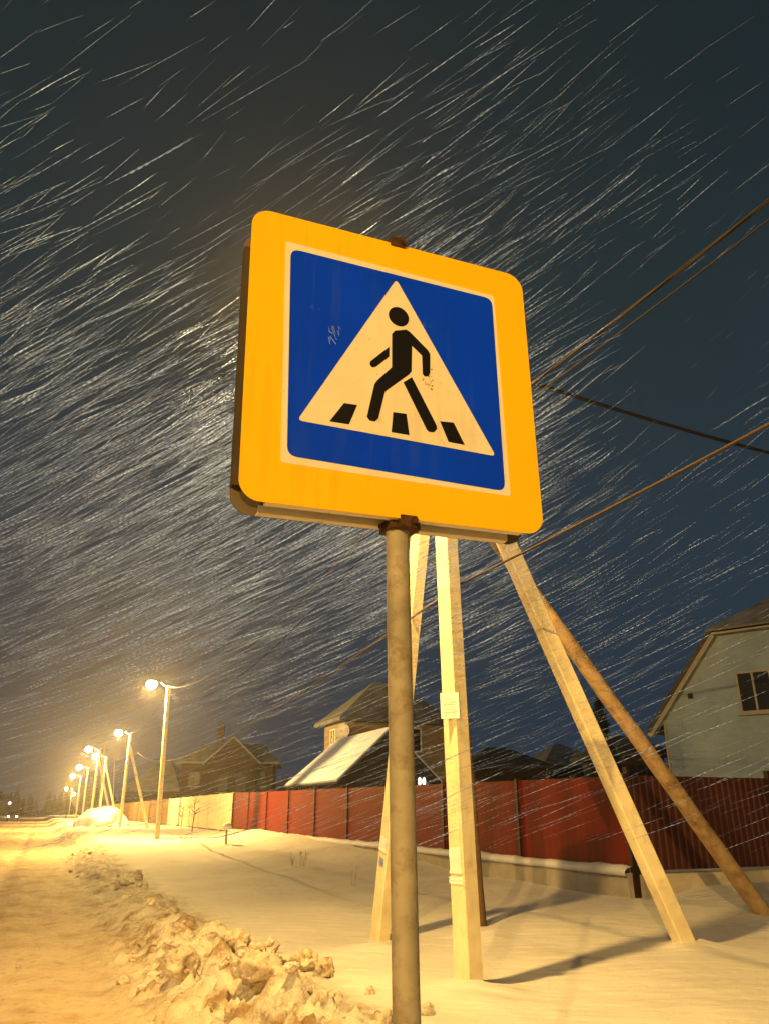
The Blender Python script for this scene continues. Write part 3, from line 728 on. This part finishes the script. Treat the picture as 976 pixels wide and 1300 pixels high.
# pale blue house with clipped gambrel gable
a_ = R(40); w_ = Vector((math.cos(a_), -math.sin(a_), 0)); inn = Vector((math.sin(a_), math.cos(a_), 0)); nr = -inn
O = P(850, 983, 24); O.z = 0
Wd = 6.9; zE, zB, qB, dep = 4.2, 6.47, 1.9, 9.0
bh = empty('house', O + w_ * Wd / 2, 'pale blue sided house with clipped gambrel gable and white framed window', 'house')
prof = [(0, 0), (Wd, 0), (Wd, zE), (Wd - qB, zB), (qB, zB), (0, zE)]
mb = MB(); mb.prism(prof, O + inn * dep / 2, w_, UPZ, inn, dep); mb.build('wall', M['siding'], bh)
def hp_(q, z, i): return O + w_ * q + UPZ * z + inn * i
rf = MB(); ov = .38; cq = Wd / 2; zr = 7.55; sb = .95
sl_ = (zB - zE) / qB
ea = (-.42, zE - .42 * sl_ + .10)
for f_ in (lambda q: q, lambda q: Wd - q):
    rf.slab([hp_(f_(ea[0]), ea[1], -ov), hp_(f_(qB - .02), zB + .16, -ov), hp_(f_(qB - .02), zB + .16, dep + ov), hp_(f_(ea[0]), ea[1], dep + ov)], .12)
    rf.slab([hp_(f_(qB - .02), zB + .165, -ov), hp_(cq, zr, sb), hp_(cq, zr, dep + ov), hp_(f_(qB - .02), zB + .165, dep + ov)], .11)
rfo = rf.build('roof', M['roofdark'], bh)
mb = MB(); mb.slab([hp_(qB - .12, zB + .11, -ov - .10), hp_(Wd - qB + .12, zB + .11, -ov - .10), hp_(cq, zr + .06, sb - .05)], .07); mb.build('roof_hip', M['thinsnow'], bh)
mb = MB()
for f_ in (lambda q: q, lambda q: Wd - q):
    p0, p1 = hp_(f_(ea[0] + .06), ea[1] - .16, -ov + .12), hp_(f_(qB + .04), zB - .03, -ov + .12)
    mb.slab([p0, p1, hp_(f_(qB + .04), zB - .03, -.003), hp_(f_(ea[0] + .06), ea[1] - .16, -.003)], .05)
    mb.sqbar(p0 + nr * .08, p1 + nr * .08, .16, .03, .16, .03, UPZ, .003)
mb.box(hp_(cq, zB + .0, -ov / 2 + .02), w_, UPZ, inn, Wd - 2 * qB + .2, .06, ov - .06)
mb.build('soffit', M['trim'], bh)
window(bh, hp_(3.02, 4.72, 0), w_, nr, 1.42, 1.2, 3, fm=M['trim'])
mb = MB(); mb.box(hp_(.95, 4.75, -.05), w_, UPZ, inn, .12, .14, .09); mb.build('wall_lamp', M['fpost'], bh)
mb = MB(); mb.tube([hp_(.06, 0, -.06), hp_(.06, zE - .1, -.06)], .045, 8); mb.build('drainpipe', M['trim'], bh)

# brick house in the middle with its snowy roofed annex
def hiproof(org, ax, ay, lx, ly, z0, z1, ridge, ov, m, par, name='roof'):
    """hip roof over a box org + ax*[0,lx] + ay*[0,ly]; ridge (length) along ax"""
    def q(a, b, z): return org + ax * a + ay * b + UPZ * z
    A, B_, C_, D_ = q(-ov, -ov, z0), q(lx + ov, -ov, z0), q(lx + ov, ly + ov, z0), q(-ov, ly + ov, z0)
    r0, r1 = q((lx - ridge) / 2, ly / 2, z1), q((lx + ridge) / 2, ly / 2, z1)
    mb = MB(); b = mb.bm; V = [b.verts.new(p) for p in (A, B_, C_, D_, r0, r1)]; V2 = [b.verts.new(p - UPZ * .16) for p in (A, B_, C_, D_)]
    for f in ((0, 1, 5, 4), (1, 2, 5), (2, 3, 4, 5), (3, 0, 4)): b.faces.new([V[i] for i in f])
    for i in range(4): b.faces.new((V[i], V2[i], V2[(i + 1) % 4], V[(i + 1) % 4]))
    b.faces.new(V2[::-1]); return mb.build(name, m, par)
AO = Vector((.13, 33.0, 0)); an = empty('brick_house', AO + U * 8, 'beige brick house with dark hip roof behind the red fence, satellite dish at its corner', 'house')
fr = AO + U * 6.25 + N * .39
mb = MB(); mb.box(fr + N * 2.8 + U * 1.6 + UPZ * 2.92, N, U, UPZ, 5.6, 3.2, 5.84); mb.build('wall', M['beige'], an)
hiproof(fr, N, U, 5.6, 3.2, 5.84, 8.0, 1.2, .45, M['thinsnow'], an)
window(an, fr + U * 1.7 + UPZ * 5.05, U, -N, .8, .8, 2)
window(an, fr + N * 3.6 + UPZ * 4.9, N, -U, 1.1, 1.2, 2)
mb = MB(); ds = fr + UPZ * 5.15 - N * .25 - U * .30
for i in range(7):
    for j in range(16): pass
dn = (-U * .7 - N * .6 + UPZ * .25).normalized(); dx = dn.cross(UPZ).normalized(); dy = dn.cross(dx)
rings = []
for i in range(6):
    rr = .38 * i / 5; rings.append([mb.bm.verts.new(ds - dn * (.12 * (1 - (i / 5) ** 2)) + (dx * math.cos(k * .3927) + dy * math.sin(k * .3927)) * (rr + .001)) for k in range(16)])
for i in range(5):
    for k in range(16): mb.bm.faces.new((rings[i][k], rings[i][(k + 1) % 16], rings[i + 1][(k + 1) % 16], rings[i + 1][k]))
mb.tube([ds, ds + dn * .32], .012, 6); mb.tube([ds - dn * .1, fr + UPZ * 5.05], .02, 6)
mb.build('satellite_dish', M['winframe'], an, True)
annex = empty('annex', AO + U * 3, 'low annex with a bright snow-covered roof slope and dark gable, before the brick house', 'house')
hw, zr_, ze_ = 1.95, 4.72, 2.86; dl = 6.2
mb = MB(); mb.prism([(-hw, 0), (hw, 0), (hw, ze_), (0, zr_ - .1), (-hw, ze_)], AO + U * (dl / 2 + .05), N, UPZ, U, dl - .15); mb.build('wall', M['beige'], annex)
mb = MB(); mb.prism([(-hw - .01, 0), (hw + .01, 0), (hw + .01, ze_ - .02), (0, zr_ - .13), (-hw - .01, ze_ - .02)], AO + U * .03, N, UPZ, U, .08); mb.build('gable', M['darkgable'], annex)
for s_, m_i in ((-1, M['roofsnow']), (1, M['roofsnow'])):
    mb = MB(); e0 = AO + N * s_ * 2.35 + UPZ * (ze_ - .28)
    mb.slab([AO - U * .35 + UPZ * zr_, e0 - U * .35, e0 + U * (dl + .9 if s_ < 0 else dl - .1), AO + U * (dl - .05) + UPZ * zr_], .08); ro = mb.build('roof', M['roofdark'], annex)
    mb = MB(); 
    mb.slab([AO - U * .33 + UPZ * (zr_ + .09), e0 - U * .33 + UPZ * .09, e0 + U * (dl + .88 if s_ < 0 else dl - .12) + UPZ * .09, AO + U * (dl - .07) + UPZ * (zr_ + .09)], .075)
    g = mb.build('roof_snow', m_i, annex)
    bpy.context.view_layer.update(); mw = g.matrix_world.copy(); g.parent = ro; g.matrix_parent_inverse = ro.matrix_world.inverted(); g.matrix_world = mw
for dd in (3.6, 5.2): 
    window(annex, AO + U * dd - N * hw + UPZ * 2.2, U, -N, .8, .9, 2)
wl = AO + N * 1.5 - U * .1 + UPZ * 2.66
wlm = empty('wall_lamp', wl, 'small lit white double lamp on the dark gable just over the red fence', 'lamp')
for s_ in (-.1, .1):
    mb = MB(); mb.ico(wl + N * s_, 1, 2, (.075, .075, .17)); mb.build('shade', M['wlamp'], wlm, True)
mb = MB(); mb.box(wl + U * .05, N, U, UPZ, .4, .06, .1); mb.build('bracket', M['fpost'], wlm)

# dark brick house beyond the cream fence
D0 = P(228, 1005, 71); D0.z = 0
bx = Vector((.995, .10, 0)).normalized(); by = Vector((-.10, .995, 0)).normalized()
dk = empty('brick_house', D0 + bx * 4, 'large dark brown brick house with gable and hip roofs behind the cream fence', 'house')
wid = (345 - 228) * .0695; zz = P(228, 967, 71).z; zt = P(238, 948, 71).z
mb = MB(); mb.box(D0 + bx * wid / 2 + by * 4 + UPZ * zz / 2, bx, by, UPZ, wid, 8, zz); mb.build('wall', M['brick'], dk)
hiproof(D0, bx, by, wid, 8, zz, zt + .6, wid - 2.2, .5, M['thinsnow'], dk)
gx = (293 - 228) * .0695; gp = P(293, 933, 69.6).z
mb = MB(); mb.prism([(gx - 2.1, 0), (gx + 2.1, 0), (gx + 2.1, zz), (gx, gp - .15), (gx - 2.1, zz)], D0 - by * .1 + by * 1.5, bx, UPZ, by, 4.4); mb.build('gable_bay', M['brick'], dk)
for s_ in (-1, 1):
    mb = MB(); mb.slab([D0 + bx * gx - by * 1.2 + UPZ * gp, D0 + bx * (gx + 2.6 * s_) - by * 1.2 + UPZ * (zz - .2), D0 + bx * (gx + 2.6 * s_) + by * 4 + UPZ * (zz - .2), D0 + bx * gx + by * 4 + UPZ * gp], .15); mb.build('gable_roof', M['thinsnow'], dk)
for q, z in ((1.2, 4.2), (6.9, 4.2), (1.2, 1.9), (6.9, 1.9)):
    window(dk, D0 + bx * q + UPZ * z, bx, -by, 1.1, 1.3, 2, fm=M['darkgable'])
for q, z in ((gx - .7, 3.8), (gx + .9, 3.8)):
    window(dk, D0 + bx * q - by * .8 + UPZ * z, bx, -by, 1.0, 1.5, 2, fm=M['darkgable'])
mb = MB(); mb.box(P(281, 930, 73), bx, by, UPZ, .6, .6, 1.6); mb.build('chimney', M['brick'], dk)

def simple_house(px0, px1, pye, pyt, Y, wallm, roofm, label, ridge=.4, depth=7, tilt=0.0):
    p0, p1 = P(px0, pye, Y), P(px1, pye, Y); w = (p1 - p0).length; ax = Vector((math.cos(tilt), math.sin(tilt), 0)); ay = Vector((-ax.y, ax.x, 0))
    org = Vector((p0.x, p0.y, 0)); z0 = p0.z; z1 = P(px0, pyt, Y + 2).z
    e_ = empty('house', org + ax * w / 2, label, 'house')
    mb = MB(); mb.box(org + ax * w / 2 + ay * depth / 2 + UPZ * z0 / 2, ax, ay, UPZ, w, depth, z0); mb.build('wall', wallm, e_)
    hiproof(org, ax, ay, w, depth, z0, z1, w * ridge, .45, roofm, e_)
    for k in (.25, .72): window(e_, org + ax * w * k + UPZ * (z0 - 1.0), ax, -ay, .9, 1.1, 2, fm=M['darkgable'])
    return e_, org, ax, ay, w, z0, z1
simple_house(602, 694, 972, 947, 44, M['brick'], M['roofdark'], 'low dark house with dark hip roof right of the concrete pole', .3, 6, .1)
simple_house(697, 760, 968, 943, 50, M['darkgable'], M['thinsnow'], 'small house with thin snow on its pointed roof, left of the evergreen', .15, 5, .15)
simple_house(792, 846, 955, 934, 33, M['darkgable'], M['roofdark'], 'dark shed tucked in left of the pale blue house', .5, 4, .2)
simple_house(160, 226, 1003, 963, 97, M['brick'], M['thinsnow'], 'dark house with long low roof, left of the dark brick house', .2, 10, .0)
simple_house(352, 372, 998, 985, 88, M['darkgable'], M['thinsnow'], 'tiny far house between the dark brick house and the snowy annex', .3, 6, .0)

# ------------------------------------------------------------------ vegetation
def leafmass(mb, c, rx, rz, n, size, shape='cone'):
    for i in range(n):
        u_ = random.random(); 
        if shape == 'cone':
            h = u_ ** .8; rad = rx * (1 - h) ** .75 * (1 + .25 * NZ(h * 7, c.x * 3)) * math.sqrt(random.uniform(.25, 1)); a = random.uniform(0, 6.283)
            p = c + Vector((rad * math.cos(a), rad * math.sin(a), h * rz))
        else:
            v = Vector((random.gauss(0, 1), random.gauss(0, 1), random.gauss(0, 1))).normalized() * random.uniform(.5, 1)
            p = c + Vector((v.x * rx, v.y * rx, v.z * rz))
        d = Vector((random.gauss(0, 1), random.gauss(0, 1), random.gauss(0, .6))).normalized(); q = d.cross(UPZ if abs(d.z) < .9 else Vector((1, 0, 0))).normalized()
        s_ = size * random.uniform(.6, 1.4)
        mb.quad(p - d * s_, p + q * s_ * .4, p + d * s_, p - q * s_ * .4)
def conifer(base_, h, r, label, n=1500):
    e_ = empty('evergreen_tree', base_, label, 'tree')
    mb = MB(); mb.tube([base_ - UPZ * .3, base_ + UPZ * h * .5, base_ + UPZ * h * .96], [.12, .07, .015], 8); mb.build('trunk', M['bark'], e_)
    mb = MB(); leafmass(mb, base_ + UPZ * .4, r, h - .4, n, .16); mb.build('crown', M['needle'], e_)
tb = P(768, 985, 30); conifer(G(tb), P(762, 888, 30).z - H(tb.x, tb.y), .85, 'slim dark evergreen tree beyond the fence, left of the pale blue house')
def sapling(px, py, h, label, seed):
    b = on_ground(px, py); rs = random.Random(seed); e_ = empty('sapling', b, label, 'sapling')
    mb = MB(); mb.tube([b - UPZ * .1, b + Vector((.04, 0, h * .5)), b + Vector((.02, .03, h))], [.035, .022, .008], 6); mb.build('trunk', M['bark'], e_)
    mb = MB()
    for i in range(22):
        z = h * rs.uniform(.35, .98); a = rs.uniform(0, 6.283); L = h * rs.uniform(.15, .38)
        p = b + Vector((.03, .015, z)); q = p + Vector((math.cos(a) * L, math.sin(a) * L, L * rs.uniform(.3, 1.1))); mb.tube([p, p.lerp(q, .5) + UPZ * .02, q], [.011, .008, .004], 4)
        mb.tube([p.lerp(q, .6), p.lerp(q, .6) + Vector((rs.uniform(-.2, .2), rs.uniform(-.2, .2), .2)) * h * .5], [.007, .003], 4)
    mb.build('branches', M['bark'], e_)
sapling(230, 1050, 1.25, 'thin bare sapling before the cream fence, the left one', 1)
sapling(244, 1056, 1.45, 'taller bare sapling with forked top before the cream fence', 2)
def weed(px, py, h, n, label, seed):
    b = on_ground(px, py); rs = random.Random(seed); mb = MB()
    for i in range(n):
        o = Vector((rs.uniform(-.05, .05), rs.uniform(-.05, .05), 0)); tp = b + o + Vector((rs.uniform(-.12, .12), rs.uniform(-.1, .1), h * rs.uniform(.6, 1)))
        mb.tube([b + o - UPZ * .08, (b + o).lerp(tp, .5) + Vector((.01, 0, 0)), tp], [.007, .006, .003], 5)
        for k in range(3):
            p = (b + o).lerp(tp, rs.uniform(.4, .95)); mb.tube([p, p + Vector((rs.uniform(-.09, .09), rs.uniform(-.09, .09), .08))], [.004, .002], 4)
    tag(mb.build('dry_weed', M['weed'], None), label, 'weed', 'dry weeds poking out of the snow')
weed(372, 1100, .30, 3, 'dry weed poking out of the snow below the middle of the red fence', 1)
weed(384, 1100, .36, 4, 'dry forked weed just right of another in open snow', 2)
weed(449, 1125, .42, 2, 'single tall dry stalk in snow left of the sign post', 3)
weed(851, 1165, .32, 2, 'short stalk beside the foot of the right concrete strut', 4)
b = on_ground(287, 1072); st = empty('stake', b, 'short wooden stake with a snow cap at the left end of the red fence', 'stake')
mb = MB(); mb.sqbar(b - UPZ * .2, b + UPZ * .5, .06, .06, .06, .06, N, .006); mb.build('shaft', M['weed'], st)
mb = MB(); mb.ico(b + UPZ * .58, 1, 2, (.17, .17, .12), .2, 3); mb.build('snow_cap', M['snow'], st, True)

# ------------------------------------------------------------------ snow heaps and clods
hb = G(P(128, 1045, 57.5)); mb = MB(); mb.ico(hb + UPZ * .2, 1, 5, (1.65, 1.8, 1.1), .22, 5, 1.1)
for v in mb.bm.verts:
    if v.co.z < hb.z - .25: v.co.z = hb.z - .25
tag(mb.build('snow_heap', M['snow'], None, True), 'rounded bright heap of snow beside the poles down the road', 'snow heap')
SPEC = [(233, 1232, .13, 'large brown-stained clod on the near snowbank, leftmost of the big ones'), (326, 1243, .135, 'tall upright slab of frozen snow on the near snowbank'),
        (300, 1205, .11, 'rough pale clod on top of the snowbank behind the upright slab'), (385, 1232, .125, 'dark lumpy clod at the right end of the clods'),
        (414, 1240, .085, 'flat clod touching the dark lumpy one on its right'), (343, 1208, .075, 'small knobbly clod on the crest behind the upright slab'),
        (176, 1112, .09, 'clod on the crest of the snowbank where it narrows'), (150, 1125, .06, 'small dark clod on the road side of the narrow snowbank'),
        (541, 1288, .06, 'clod in the snow just right of the sign post'), (470, 1262, .035, 'small clod in smooth snow left of the sign post'),
        (90, 1108, .05, 'lone dark clod lying out on the road'), (24, 1230, .025, 'tiny dark clod on the near road at the left edge')]
def clod(p, r, label, seed, m=M['clod']):
    rs = random.Random(seed)
    mb = MB(); mb.ico(p + UPZ * r * .35, r, 4, (rs.uniform(.85, 1.35), rs.uniform(.8, 1.1), rs.uniform(.7, 1.05)), .55, seed * 3.7, 1.5)
    # broken, faceted faces: cut the lump with a few planes
    for k in range(5):
        d = Vector((rs.gauss(0, 1), rs.gauss(0, 1), rs.gauss(0, .7))).normalized(); lim = r * rs.uniform(.55, .85); c0 = p + UPZ * r * .35
        for v in mb.bm.verts:
            e__ = (v.co - c0).dot(d)
            if e__ > lim: v.co -= d * (e__ - lim) * .55
    for v in mb.bm.verts: v.co += Vector((NZ(v.co.x * 60, v.co.y * 60, v.co.z * 60), NZ(v.co.y * 60, v.co.z * 60, 3), NZ(v.co.z * 60, v.co.x * 60, 7))) * r * .11
    o = mb.build('snow_clod', m, None, True); tag(o, label, 'snow clod', 'frozen clods along the snowbank'); return o
for i, (px, py, r, lab) in enumerate(SPEC): clod(on_ground(px, py), r, lab, i + 1)
rs = random.Random(5)
for i in range(130):
    s = rs.uniform(3.9, 8.5) if i < 105 else rs.uniform(8.5, 30); v = 1.55 + rs.gauss(0, .34)
    p = SV(s, v); p.z = ground_sv(s, v)
    clod(p, rs.uniform(.015, .06) * (1 if i < 105 else 1.3), 'small frozen clod among many along the ploughed snowbank', i + 40, M['clod'] if rs.random() < .6 else M['bank'])

# ------------------------------------------------------------------ far road: car, small sign, light, wood
cb = SV(150, -4.2); cb.z = H(cb.x, cb.y)
car = empty('car', cb, 'distant oncoming car with headlights on at the left edge of the road', 'car')
cax, cay = N, U
def cp_(a, b_, z): return cb + N * a + U * b_ + UPZ * z
mb = MB(); mb.prism([(0, .35), (0, .75), (.15, .88), (1.1, .98), (1.75, 1.45), (3.3, 1.45), (4.1, .98), (4.3, .9), (4.3, .35)], cp_(0, 0, 0), U, UPZ, N, 1.7); mb.build('body', M['carpaint'], car)
mb = MB(); mb.quad(cp_(-.7, 1.2 - .06, 1.03), cp_(.7, 1.2 - .06, 1.03), cp_(.62, 1.72 - .06, 1.41), cp_(-.62, 1.72 - .06, 1.41)); wo = mb.build('windscreen', M['glass'], car)
for s_ in (-1, 1):
    mb = MB(); mb.ico(cp_(.62 * s_, -.03, .68), 1, 2, (.17, .12, .13)); mb.build('headlight', M['headlight'], car, True)
    for y_ in (.85, 3.45):
        mb = MB(); mb.tube([cp_(.72 * s_, y_, .32), cp_(.9 * s_, y_, .32)], .32, 16); mb.build('wheel', M['rubber'], car)
sb_ = on_ground(84, 1039); fs_ = empty('far_sign', sb_, 'small far yellow road sign on a thin dark post beside the road', 'road sign')
sz_ = P(87, 995, sb_.y)
mb = MB(); mb.tube([sb_ - UPZ * .2, Vector((sz_.x, sz_.y, sz_.z + .3))], .05, 8); mb.build('post', M['fpost'], fs_)
mb = MB(); mb.prism(rrect(.62, .7, .1), sz_ - U * .07, N, UPZ, U, .04); mb.build('panel', M['yellow'], fs_)
lb = SV(175, -5.8); lb.z = H(lb.x, lb.y); lz = P(30, 1021, lb.y)
yl = empty('yard_lamp', lb, 'tiny pale lamp far away left of the road end', 'lamp')
lt = Vector((lb.x, lb.y, lz.z)); mb = MB(); mb.tube([lb - UPZ * .2, lt], .05, 6); mb.build('post', M['fpost'], yl)
mb = MB(); mb.ico(lt + UPZ * .2, .3, 2); mb.build('globe', M['wlamp'], yl, True)
mb = MB(); rs = random.Random(3)
for i in range(420):
    s = rs.uniform(235, 330); v = rs.uniform(-150, 150); p = SV(s, v, 0); h = rs.uniform(4, 8.5) * (1 + .3 * NZ(v * .05, 1)); r = h * rs.uniform(.22, .4)
    for k in range(3):
        n = 7; zc = h * (.12 + .25 * k); rr = r * (1 - .25 * k); tip = mb.bm.verts.new(p + UPZ * min(h, zc + h * .5))
        ring = [mb.bm.verts.new(p + Vector((math.cos(q * 6.283 / n + i), math.sin(q * 6.283 / n + i), 0)) * rr * rs.uniform(.6, 1.2) + UPZ * (zc + rs.uniform(-.4, .4))) for q in range(n)]
        for q in range(n): mb.bm.faces.new((ring[q], ring[(q + 1) % n], tip))
tag(mb.build('far_wood', M['farwood'], None), 'dark belt of distant trees closing the end of the road', 'wood', kind='stuff')

# ------------------------------------------------------------------ driving snow: chains of small wind-drawn flakes
def driving_snow(count):
    X = rng.uniform(-9, 9, count); Y = rng.uniform(2.55, 11, count); Z = rng.uniform(.6, 9.5, count)
    h_ = int(count * .72)                       # the thickest sheaves blow past the lamp
    X[:h_] = rng.normal(-.8, 2.2, h_); Y[:h_] = np.clip(rng.normal(5.6, 1.6, h_), 2.55, 9); Z[:h_] = rng.normal(3.7, 1.45, h_)
    # gusts: the flakes come in sheaves
    keep = np.array([NZ(x * .5, y * .3, z * .6) + .35 * NZ(x * 1.3, y, z * 1.7) + .38 > rng.uniform(0, .75) for x, y, z in zip(X, Y, Z)])
    el = (Z - EYE) / Y
    rl = np.sqrt((X + 1.2) ** 2 + (.8 * (Y - 5.75)) ** 2 + (Z - 3.6) ** 2)       # metres from the air below the lamp
    keep &= rng.uniform(0, 1, count) < .07 + np.exp(-(rl / 3.0) ** 2)
    keep &= (np.abs(X) < Y * .75 + .8) & (el > -.05) & (el < 1.45)
    X, Y, Z = X[keep], Y[keep], Z[keep]; n = len(X)
    ang = np.clip(20.5 + 3.3 * (Z - 2) + 1.5 * np.clip(X + .5, -3, 2), 14, 42)
    ang = ang + np.array([7 * NZ(x * .35, z * .35, y * .2) for x, y, z in zip(X, Y, Z)]) + rng.normal(0, 2.6, n)
    yaw = rng.normal(-12, 7, n)
    a, b = np.radians(ang), np.radians(yaw)
    D = np.stack([np.cos(a) * np.cos(b), np.cos(a) * np.sin(b), np.sin(a)], 1)
    Sd = np.cross(D, [0, 1, 0]); Sd /= np.linalg.norm(Sd, axis=1)[:, None]; T = np.cross(D, Sd)
    L = rng.uniform(.12, .55, n); per = rng.uniform(.032, .05, n); rad = rng.lognormal(math.log(.0012), .5, n)
    ph = rng.uniform(0, 6.28, n); bend = rng.normal(0, .025, n)
    P0 = np.stack([X, Y, Z], 1); verts = []; tris = []; off = 0
    kmax = int((L / per).max()) + 1
    for k in range(kmax):
        m = (k * per < L); mid = (k * per)[m][:, None]; d, s_, t_ = D[m], Sd[m], T[m]
        w = rad[m] * rng.uniform(.82, 1.15, m.sum()) * (1 + .35 * np.sin(k * 1.1 + ph[m])); u_ = (k * per / L)[m]; w = w * np.clip(np.sin(math.pi * np.clip(u_ * .9 + .08, 0, 1)), .25, 1)
        c = P0[m] + d * mid + t_ * (bend[m] * u_ ** 2 * L[m])[:, None]
        hl = (per[m] * rng.uniform(.72, .88, m.sum()))[:, None]; w = w[:, None]
        vs_ = [c - d * hl, c + d * hl] + [c + (s_ * math.cos(q) + t_ * math.sin(q)) * w for q in (0, 2.094, 4.189)]
        vs_ = np.stack(vs_, 1).reshape(-1, 3); cnt = m.sum(); idx = off + np.arange(cnt)[:, None, None] * 5
        f = np.array([[0, 2, 3], [0, 3, 4], [0, 4, 2], [1, 3, 2], [1, 4, 3], [1, 2, 4]])[None]
        tris.append((idx + f).reshape(-1, 3)); verts.append(vs_); off += cnt * 5
    V = np.concatenate(verts).astype(np.float32); T_ = np.concatenate(tris).astype(np.int32)
    me = bpy.data.meshes.new('driving_snow'); me.vertices.add(len(V)); me.vertices.foreach_set('co', V.ravel())
    me.loops.add(T_.size); me.loops.foreach_set('vertex_index', T_.ravel()); me.polygons.add(len(T_))
    me.polygons.foreach_set('loop_start', np.arange(0, T_.size, 3, dtype=np.int32)); me.polygons.foreach_set('loop_total', np.full(len(T_), 3, dtype=np.int32))
    me.update(calc_edges=True)
    print('flake chains', n, 'tris', len(T_))
    tag(link('driving_snow', me, M['flake']), 'wind-driven snow slanting through the lamp light', 'snowfall', kind='stuff')
driving_snow(50000)

# ------------------------------------------------------------------ haze: snow-laden air
mb = MB(); mb.aabox((0, 200, 39), 700, 560, 82.2)
hz = mb.build('haze', None); hm = bpy.data.materials.new('snow_laden_air'); hm.use_nodes = True; t = hm.node_tree
t.nodes.remove(t.nodes['Principled BSDF']); pv = t.nodes.new('ShaderNodeVolumePrincipled')
pv.inputs['Color'].default_value = (.93, .90, .92, 1); pv.inputs['Density'].default_value = HAZE; pv.inputs['Anisotropy'].default_value = .72
t.links.new(pv.outputs[0], t.nodes['Material Output'].inputs['Volume']); hz.data.materials.append(hm)
tag(hz, 'thin snow-laden air glowing around the street lamps', 'haze', kind='stuff')
